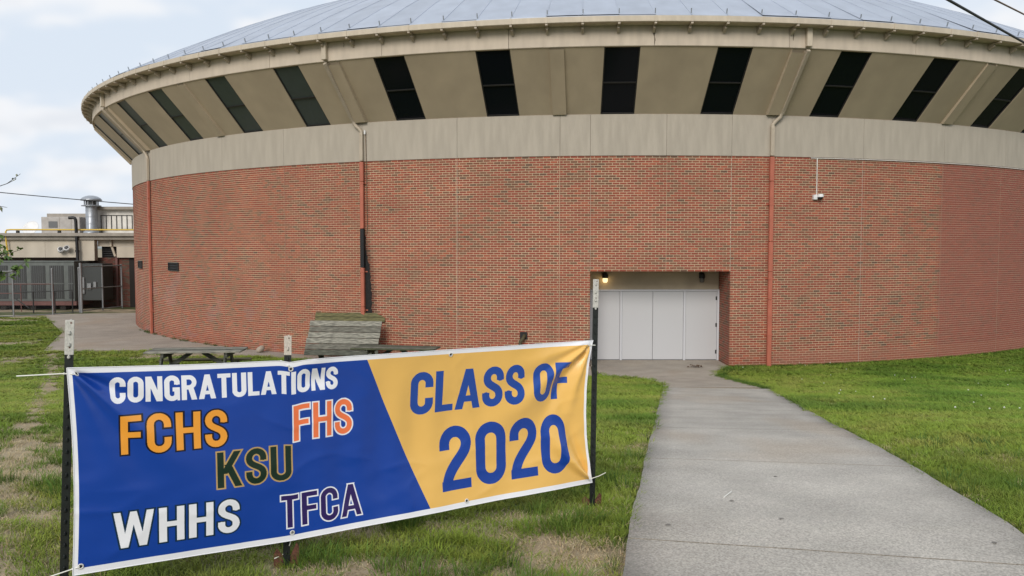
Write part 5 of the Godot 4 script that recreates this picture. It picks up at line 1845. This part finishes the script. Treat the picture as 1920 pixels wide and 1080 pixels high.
func build_small() -> void:
	wall_light(2.76, true, "black jar light glowing yellow above the doors, left one")
	wall_light(5.63, false, "unlit black jar light above the white doors, right one")
	# camera on the brick wall
	var d := 11.9
	var cam := thing("security_camera", "small white dome security camera on red brick wall under a conduit", "camera", CENTRE + pol(R, 4.82, d), deg_to_rad(d))
	var st := tool()
	slab_box(st, Vector3(-0.06, 0.0, 0.05), Vector3(0.12, 0.15, 0.1), 0.015)
	obj("mount_box", st, M.white_plastic, cam)
	st = tool()
	lathe(st, [Vector2(0.085, -0.02), Vector2(0.09, 0.03), Vector2(0.07, 0.065), Vector2(0.0, 0.07)], Vector3(0.06, 0.02, 0.13), 16)
	obj("hood", st, M.white_plastic, cam)
	st = tool()
	lathe(st, [Vector2(0.0, -0.1), Vector2(0.045, -0.085), Vector2(0.068, -0.05), Vector2(0.075, -0.02), Vector2(0.0, -0.019)], Vector3(0.06, 0.02, 0.13), 16)
	obj("dome", st, M.black, cam)
	st = tool()
	tube(st, [Vector3(0.0, 0.07, 0.03), Vector3(0.0, 1.12, 0.03)], 0.014, 6)
	obj("conduit", st, M.white_paint, cam)
	# posts
	t_post(Vector3(-1.962, 3.093, -3.575), Vector3(-2.035, ground_y(-2.0, -3.6), -3.585), 0.155, "leftmost banner post, dark green steel with a clean white tip", 0.0, 0.3, M.post_tip)
	var rusty: StandardMaterial3D = M.post_tip.duplicate()
	rusty.albedo_color = lin(0.60, 0.54, 0.46)
	t_post(Vector3(-1.150, 2.962, -4.13), Vector3(-1.175, ground_y(-1.17, -4.13) - 0.03, -4.13), 0.10, "middle banner post with rust-spotted white tip and tall rusty anchor plate", 0.125, 0.12, rusty)
	t_post(Vector3(0.548, 3.205, -5.27), Vector3(0.530, ground_y(0.53, -5.27) - 0.01, -5.27), 0.185, "rightmost banner post, tall above the gold end, near the path", 0.085, 0.1, M.post_tip)
	# ties
	var g := func(t: float, s: float) -> Vector3: return banner_point(t, s)
	var p0: Vector3 = g.call(0.011, 0.03)
	cable_tie([p0 + Vector3(0.0, 0, 0.008), p0 + Vector3(-0.045, 0.004, 0.012), p0 + Vector3(-0.14, 0.0, 0.02), p0 + Vector3(-0.245, -0.004, 0.03)], "long white cable tie sticking out left from the banner's top left corner")
	p0 = g.call(0.990, 0.03)
	cable_tie([p0 + Vector3(-0.004, 0, 0.008), p0 + Vector3(0.018, 0.001, 0.012), p0 + Vector3(0.045, -0.001, 0.004)], "short white cable tie at the banner's top right corner")
	p0 = g.call(0.988, 0.96)
	cable_tie([p0 + Vector3(-0.002, 0, 0.008), p0 + Vector3(0.012, 0.004, 0.014), p0 + Vector3(0.06, 0.022, 0.02), p0 + Vector3(0.105, 0.048, 0.03)], "curved white cable tie tail at the banner's bottom right corner")
	p0 = g.call(0.010, 0.96)
	cable_tie([p0 + Vector3(0.0, 0, 0.008), p0 + Vector3(-0.03, -0.008, 0.012), p0 + Vector3(-0.1, -0.03, 0.02), p0 + Vector3(-0.16, -0.05, 0.02)], "white cable tie at the banner's bottom left corner")
	p0 = g.call(0.333, 0.03)
	cable_tie([p0 + Vector3(0.0, 0, 0.006), p0 + Vector3(-0.004, 0.012, 0.01), p0 + Vector3(-0.03, 0.026, -0.02), p0 + Vector3(-0.06, 0.03, -0.05)], "white cable tie on the banner's top edge at the middle post")
	p0 = g.call(0.333, 0.955)
	cable_tie([p0 + Vector3(0.0, 0, 0.006), p0 + Vector3(0.004, -0.012, -0.01), p0 + Vector3(-0.04, -0.12, -0.04), p0 + Vector3(-0.10, -0.145, -0.02)], "white cable tie hanging below the banner at the middle post")
	# tables
	var t1 := picnic_table("grey picnic table standing on the grass behind the blue banner end", 2.05, 0.80, 5, 0.80, [0, 1, 2, 0, 1])
	t1.position = Vector3(-7.05, ground_y(-7.05, -18.0) + 0.02, -18.0)
	t1.rotation.y = 0.10
	var t2 := picnic_table("picnic table tipped on its side against the brick wall, boards facing out", 2.2, 1.12, 6, 0.80, [1, 0, 1, 1, 0, 2])
	t2.transform = Transform3D(Basis(Vector3.UP, -0.13) * Basis(Vector3.RIGHT, deg_to_rad(60)), Vector3(-4.86, 0.33, -24.28))
	var t3 := picnic_table("dark picnic table mostly hidden behind the banner below the downspout", 2.1, 0.74, 5, 0.78, [2, 4, 2, 0, 4])
	t3.position = Vector3(-2.88, ground_y(-2.9, -20.0) + 0.01, -20.0)
	t3.rotation.y = -0.16
	# stone, leaves, stick
	var rs := SurfaceTool.new()
	var ic := SphereMesh.new()
	ic.radius = 0.16; ic.height = 0.22; ic.radial_segments = 9; ic.rings = 5
	rs.append_from(ic, 0, Transform3D.IDENTITY)
	var am := rs.commit()
	var md := MeshDataTool.new()
	md.create_from_surface(am, 0)
	for i in md.get_vertex_count():
		var v := md.get_vertex(i)
		var k := 1.0 + 0.25 * big_noise.get_noise_3d(v.x * 300, v.y * 300, v.z * 300)
		v *= k
		v.x = clampf(v.x, -0.13, 0.15)
		md.set_vertex(i, v)
	am.clear_surfaces()
	md.commit_to_surface(am)
	var rst := SurfaceTool.new()
	rst.create_from(am, 0)
	rst.deindex()
	var rock := obj("concrete_lump", rst.commit(), M.rock)
	rock.transform = Transform3D(Basis(Vector3.BACK, 0.65) * Basis(Vector3.UP, 0.3), Vector3(-8.06, 0.12, -25.75))
	tag(rock, "broken pale concrete lump lying against the foot of brick wall", "stone")
	var sk := tool()
	tube(sk, [Vector3(-0.045, 0, 0.065), Vector3(0, 0.002, 0.0), Vector3(0.045, 0, -0.07)], 0.0035, 6)
	var stick := obj("white_stick", sk, M.tie)
	stick.position = Vector3(1.485, ground_y(1.485, -5.48) + 0.042, -5.48)
	tag(stick, "thin white plastic stick lying on the concrete path", "litter")
	var lv := tool()
	var rr := RandomNumberGenerator.new()
	rr.seed = 5
	for k in 26:
		var p := Vector3(rr.randfn(0, 0.12), 0.008 + rr.randf() * 0.05, rr.randfn(0, 0.05))
		var b := Basis.from_euler(Vector3(rr.randf_range(-0.8, 0.8), rr.randf() * TAU, rr.randf_range(-0.8, 0.8)))
		tri(lv, p + b * Vector3(-0.04, 0, 0), p + b * Vector3(0.0, 0.006, 0.028), p + b * Vector3(0.045, 0, 0))
		tri(lv, p + b * Vector3(-0.04, 0, 0), p + b * Vector3(0.045, 0, 0), p + b * Vector3(0.0, 0.006, -0.028))
	var leaves := obj("dead_leaves", lv, M.dead_leaf)
	leaves.position = Vector3(5.15, 0.035, -22.5)
	tag(leaves, "little heap of dead brown leaves in front of the doors", "leaves")
	build_tree()
	# overhead wires
	wire("service_cable", Vector3(-44.0, 8.4, -34.0), Vector3(-12.0, 5.2, -47.5), 0.45, 0.022, M.cable, "thin dark cable sagging across the sky above the annex")
	wire("overhead_cable", Vector3(1.17, 5.873, -5.25), Vector3(19.21, 7.073, -24.0), 0.0, 0.016, M.cable, "thick black overhead cable crossing the sky at top right")
	wire("guy_wire", Vector3(2.964, 6.363, -7.5), Vector3(13.868, 8.091, -19.5), 0.0, 0.013, M.cable_brown, "thin brown overhead wire at the top right corner")

# ---------------------------------------------------------------- light and camera
func sky_picture() -> ImageTexture:
	var w := 1024; var h := 512
	var img := Image.create(w, h, false, Image.FORMAT_RGBF)
	var n := FastNoiseLite.new()
	n.seed = 14
	n.frequency = 1.0
	n.fractal_octaves = 5
	n.fractal_gain = 0.5
	for j in h:
		var el := (0.5 - (j + 0.5) / h) * PI
		for i in w:
			var az := ((i + 0.5) / w - 0.5) * TAU
			var c: Color
			if el < -0.02:
				c = Color(0.16, 0.17, 0.12)
			else:
				var e := maxf(el, 0.0)
				# cloud layer seen from below: noise on a flat ceiling
				var dir := Vector3(cos(e) * sin(az), sin(e), -cos(e) * cos(az))
				var k := 1.0 / (dir.y + 0.16)
				var v := n.get_noise_2d(dir.x * k * 0.7, dir.z * k * 1.5) + 0.5 * n.get_noise_2d(dir.x * k * 1.9 + 9.0, dir.z * k * 3.8)
				var cover := smoothstep(-0.18, 0.20, v)
				var blue := Color(0.685, 0.78, 0.905).lerp(Color(0.775, 0.845, 0.93), exp(-e * 4.0))
				var cloud := Color(0.92, 0.935, 0.965)
				var grey := Color(0.72, 0.765, 0.835)
				c = blue.lerp(cloud, cover)
				c = c.lerp(grey, smoothstep(0.10, 0.5, v) * 0.6)
			img.set_pixel(i, j, c)
	return ImageTexture.create_from_image(img)

func _ready() -> void:
	rng.seed = 20200515
	big_noise.seed = 3; big_noise.frequency = 0.02; big_noise.fractal_octaves = 3
	mid_noise.seed = 8; mid_noise.frequency = 0.02; mid_noise.fractal_octaves = 3
	fine_noise.seed = 12; fine_noise.frequency = 0.02; fine_noise.fractal_octaves = 2
	# camera
	var cam := Camera3D.new()
	cam.name = "camera"
	cam.fov = 39.22
	cam.near = 0.05
	cam.far = 4000.0
	cam.position = Vector3(0, 3.42, 0)
	cam.rotation.x = -deg_to_rad(2.95)
	add_child(cam)
	cam.current = true
	# sky and exposure
	var we := WorldEnvironment.new()
	we.name = "world_environment"
	var env := Environment.new()
	env.background_mode = Environment.BG_SKY
	var sky := Sky.new()
	var pano := PanoramaSkyMaterial.new()
	pano.panorama = sky_picture()
	sky.sky_material = pano
	env.sky = sky
	env.background_energy_multiplier = 0.69
	env.tonemap_mode = Environment.TONE_MAPPER_LINEAR
	env.tonemap_exposure = 1.45
	env.sdfgi_enabled = true
	env.ssao_enabled = true
	env.ssil_enabled = true
	we.environment = env
	add_child(we)
	# the overcast sun, high behind the photographer
	var sun := DirectionalLight3D.new()
	sun.name = "sun"
	sun.light_energy = 0.5
	sun.light_color = Color(1.0, 0.97, 0.93)
	sun.light_angular_distance = 26.0
	sun.shadow_enabled = true
	sun.rotation = Vector3(deg_to_rad(-29), deg_to_rad(-16), 0)
	add_child(sun)

	make_materials()
	build_ground()
	build_arena()
	build_paving()
	build_annex()
	build_grass()
	build_banner()
	build_small()
